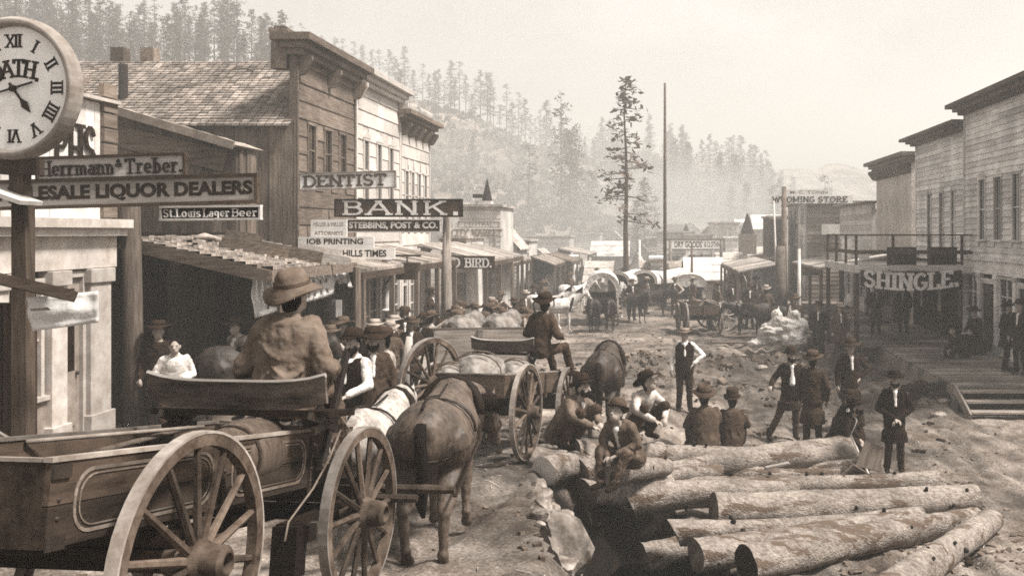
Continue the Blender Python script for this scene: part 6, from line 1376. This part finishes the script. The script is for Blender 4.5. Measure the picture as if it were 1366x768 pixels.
for i, (src, x, Y, rz, lab) in enumerate(((c2, 418, 17.8, 40, 'dark coated man just right of the driver, under the canvas bill'), (c1, 500, 19.4, 10, 'man in a pale hat behind the white sleeved man'), (c3, 566, 22.5, -30, 'bearded man in a black coat in the middle of the crowd'), (c4, 482, 21.5, 25, 'man in a vest standing before the striped pole'),
    (c5, 606, 23.5, 150, 'man in a rough jacket with back turned before the bank'), (c2, 618, 26, -20, 'dark coated man beneath the porch of the bird sign'), (c4, 632, 27.5, 60, 'shirt sleeved man under the bird sign'), (c1, 643, 21.5, 200, 'man in a pale hat standing behind the plank sided wagon'), (c3, 575, 26.5, 0, 'bearded man near the doorway of the bank'),
    (c5, 672, 24, 120, 'broad hatted man right behind the second driver'), (c2, 686, 31, 200, far_l), (c1, 700, 36, 30, far_l), (c4, 668, 33, 0, far_l), (c2, 712, 40, 60, far_l), (c5, 724, 44, 10, far_l), (c3, 540, 23.8, 15, 'bearded man just behind the open collared man'), (c5, 459, 19.6, -20, 'broad hatted man in a rough jacket by the white paper notice'))):
    dup(src, gp(x, 0, Y), rad(rz), lab, RN.uniform(.95, 1.05), CRG)
far_r = 'one of the small figures standing among the far wagons'
for i, (src, x, Y, rz) in enumerate(((c2, 843, 44, 20), (c1, 862, 47, 100), (c4, 900, 46, 0), (c5, 956, 41, -60), (c3, 975, 43, 40), (c2, 1000, 40, 0), (c1, 1022, 38, 180), (c5, 760, 52, 0), (c4, 760, 60, 90), (c2, 1008, 47, 20))):
    dup(src, gp(x, 0, Y), rad(rz), far_r, RN.uniform(.95, 1.05), 'small figures among the far wagons')
for i in range(16):
    x = RN.uniform(775, 1010); Y = RN.uniform(46, 66)
    dup((c2, c1, c3, c4, c5)[i % 5], gp(x, 0, Y), RN.uniform(0, 6.28), far_r, RN.uniform(.94, 1.05), 'small figures among the far wagons')
for i, (src, x, Y, rz, lab) in enumerate(((c2, 1168, 33, 10, 'dark coated man in the gloom under the middle of the balcony'), (c3, 1205, 33.5, -20, 'bearded man in black under the right part of the balcony'), (c5, 1060, 33, 0, 'broad hatted man behind the canvas heap'))):
    dup(src, (XP(x, Y), Y, .45 if x > 1100 else .05), rad(rz), lab, 1, 'men under the balcony')
# ================================================================ HORSES   local frame: facing +y
def horse(name, label, loc, heading, v=.05, s=1.0, vox=.02, neck=(0, 0, 0), head=None, gear=True, white=None, legs=None, group=None, build=1.0, saddle=False):
    m = mat('hide_%d' % int(v * 1000), v, scale=22, st=(1, 1, .35), lo=.6, hi=1.5, bump=.5, bscale=45, bdist=.01, tamp=0, dirt=.55, dscale=2.6, rough=.6, spec=.35)
    b = MB(); rings = []; n = 18
    for y, z, rx, rz in [(-.88, 1.18, .09, .16), (-.80, 1.19, .21, .25), (-.62, 1.18, .275, .315), (-.42, 1.17, .285, .315), (-.15, 1.11, .285, .30), (.15, 1.08, .29, .315), (.42, 1.12, .265, .33), (.62, 1.15, .21, .30), (.78, 1.15, .1, .19)]:
        rings.append([V((rx * build * math.cos(t) * (1 - .12 * max(0, math.sin(t))), y, z + rz * math.sin(t))) for t in [i * 2 * math.pi / n for i in range(n)]])
    b.loft(rings)
    lg = legs or [(0, 0), (0, 0), (0, 0), (0, 0)]   # (forward shift at hoof) hind L, hind R, fore L, fore R
    for i, sx in enumerate((-1, 1)):
        f = lg[i][0]; x = .155 * sx * build
        b.cap((x, -.56, 1.12), (x * 1.08, -.44, .86), .2, .14); b.cap((x * 1.08, -.46, .9), (x, -.74 + f * .5, .53), .13, .066); b.cap((x, -.74 + f * .5, .53), (x * .95, -.70 + f, .17), .056, .042); b.cap((x * .95, -.70 + f, .17), (x * .95, -.65 + f, .08), .05, .046); b.cap((x * .95, -.64 + f, .07), (x * .95, -.62 + f, .03), .055, .066)
        f = lg[2 + i][0]; x = .145 * sx * build
        b.cap((x, .5, 1.06), (x, .48, .78), .14, .09); b.cap((x, .48, .8), (x, .52 + f * .5, .46), .085, .058); b.cap((x, .52 + f * .5, .46), (x, .52 + f, .16), .05, .04); b.cap((x, .52 + f, .16), (x, .56 + f, .08), .048, .044); b.cap((x, .57 + f, .07), (x, .59 + f, .03), .052, .062)
    n0, n1 = V((0, .62, 1.25)), V(head or (0, 1.18, 1.66)); nm_ = n0.lerp(n1, .55) + V((0, .0, .05))
    b.tube([n0 - V((0, .12, .05)), n0, nm_, n1], [.2, .21, .16, .115], 12, sq=1.25)
    hd_ = V((n1.x * .3, .32, -.42)) if not head else V((n1.x * .25, .25, -.45)); mz = n1 + hd_
    b.cap(n1 + V((0, .02, .02)), n1 + hd_ * .5, .115, .095); b.cap(n1 + hd_ * .45, mz, .09, .062); b.ell(mz, (.065, .07, .06))
    for sx in (-1, 1): b.cap(n1 + V((sx * .065, -.02, .09)), n1 + V((sx * .085, .0, .2)), .035, .012, 8)
    o = blob(b, name, m, None, vox, 5, .02, .25); o.location = loc; o.rotation_euler = (0, 0, rad(-heading)); o.scale = (s,) * 3; tag(o, label, 'horse', group)
    t = MB(); t.tube([(0, -.86, 1.33), (0, -.93, 1.2), (.02, -.9, .9), (.0, -.84, .62), (.01, -.83, .5)], [.04, .045, .055, .045, .015], 10, jit=.25); t.build('tail', mat('horse_hair', .025, scale=6, st=(12, 12, 1), bump=.5), o, smooth=True)
    t = MB()
    for k in range(14):
        q = n0.lerp(n1, k / 13); t.tube([q + V((0, -.1, .2)), q + V((.09, -.13, .12)), q + V((.13, -.12, -.06))], [.03, .035, .012], 5)
    t.build('mane', bpy.data.materials['horse_hair'], o, smooth=True)
    if gear:
        g = MB(); c = V((0, .6, 1.12)); g.tube([c + V((.25 * build * math.cos(a), .1 * math.sin(a), .36 * math.sin(a))) for a in [i * 2 * math.pi / 16 for i in range(17)]], .05, 8); g.build('collar', DARKX, o, smooth=True)
        for sx in (-1, 1):
            g = MB(); g.tube([(sx * .24 * build, .55, 1.05), (sx * .31 * build, .1, .98), (sx * .31 * build, -.5, .95), (sx * .27, -.95, .72)], .018, 6, sq=.5); g.build('trace', mat('harness', .04, rough=.5) if 'harness' not in bpy.data.materials else bpy.data.materials['harness'], o)
        g = MB(); g.tube([(.3 * build * math.cos(a), -.1, 1.1 + .315 * math.sin(a)) for a in [i * math.pi / 12 for i in range(13)]], .02, 6, sq=.6); g.tube([(.0, .4, 1.47), (0, 0, 1.43), (0, -.3, 1.475), (0, -.5, 1.507), (0, -.65, 1.515), (0, -.82, 1.45)], .012, 6); g.build('back_strap', bpy.data.materials['harness'], o)
        g = MB(); g.tube([(.27 * build * math.cos(a), -.86 + .38 * abs(math.cos(a)) ** 2 * 1.0, 1.02 + .03 * math.sin(a)) for a in [math.pi + i * math.pi / 10 for i in range(11)]], .016, 6); 
        g.build('breeching', bpy.data.materials['harness'], o)
        g = MB(); h1 = n1 + hd_ * .55; g.tube([h1 + V((.1 * math.cos(a), .06 * math.sin(a), .07 * math.sin(a))) for a in [i * 2 * math.pi / 12 for i in range(13)]], .012, 5); g.build('bridle', bpy.data.materials['harness'], o)
    if saddle:
        g = MB(); g.ell((0, 0, 1.4), (.3, .34, .07)); g.cap((0, .22, 1.42), (0, .3, 1.56), .05, .03); g.cap((-.14, -.28, 1.48), (.14, -.28, 1.48), .04, .04); blob(g, 'saddle', DARKX, o, .025)
    return o
hb = horse('horse', 'dark bay horse seen from behind, nearest of the team pulling the near wagon', (-1.93, 8.55, 1.235), -3, .11, .98, .014, head=(.25, 1.18, 1.1), legs=[(.02, 0), (-.1, 0), (.06, 0), (-.04, 0)], build=1.06); hb.scale = (1.03, .98, .9)
horse('horse', 'pale grey horse on the left of the near team beside the dark bay', (-2.55, 8.75, 1.2), 2, .36, .84, .016, head=(-.0, 1.15, 1.3))
horse('horse', 'dark horse with a light rump seen from behind beside the squatting men', (XP(806, 16.6), 16.7, .42), 3, .07, 1.06, .018, head=(.12, 1.2, 1.1))
horse('horse', 'saddled dark horse facing the walk under the open shed', (XP(345, 14.8), 14.8, .85), 66, .04, .95, .02, head=(0, 1.1, 1.45), gear=False, saddle=True)
hA = horse('horse', 'white horse of the far team on the left, nearer one', (XP(742, 38), 38, .05), 80, .5, .95, .03)
dup(hA, (XP(728, 39), 39.2, .05), rad(-85), 'white horse of the far team on the left, partly behind the nearer one')
dup(hA, (XP(765, 48), 48, 0), rad(-60), 'pale horse standing alone before the left covered wagon')
hD = horse('horse', 'dark horse in front of the open mouthed covered wagon, left one', (XP(793, 39), 38.6, .0), 182, .04, .86, .03, head=(0, 1.2, 1.4))
dup(hD, (XP(814, 39), 38.7, 0), rad(180), 'dark horse in front of the open mouthed covered wagon, right one')
dup(hD, (XP(850, 43), 43, 0), rad(-150), 'dark horse standing before the low covered wagon')
dup(hD, (XP(872, 46), 46, 0), rad(-100), 'dark horse turned sideways among the covered wagons')
dup(hA, (XP(836, 45), 45.5, 0), rad(170), 'pale horse beside the dark pair of the covered wagon')
dup(hD, (XP(1002, 37), 37, 0), rad(100), 'dark horse behind the planks left of the canvas heap')
dup(hD, (XP(1026, 36), 36, .0), rad(60), 'dark horse close to the canvas heap')
bpy.context.view_layer.update()
bake()
# put each group's empty at the foot of its thing
for o in list(COL.objects):
    if o.type == 'EMPTY' and o.parent is None and o.location.length < 1e-6 and o.children:
        pts = [c.matrix_world @ V(q) for c in o.children for q in c.bound_box]
        off = V(((min(p.x for p in pts) + max(p.x for p in pts)) / 2, (min(p.y for p in pts) + max(p.y for p in pts)) / 2, min(p.z for p in pts)))
        o.location = off
        for c in o.children: c.location = c.location - off
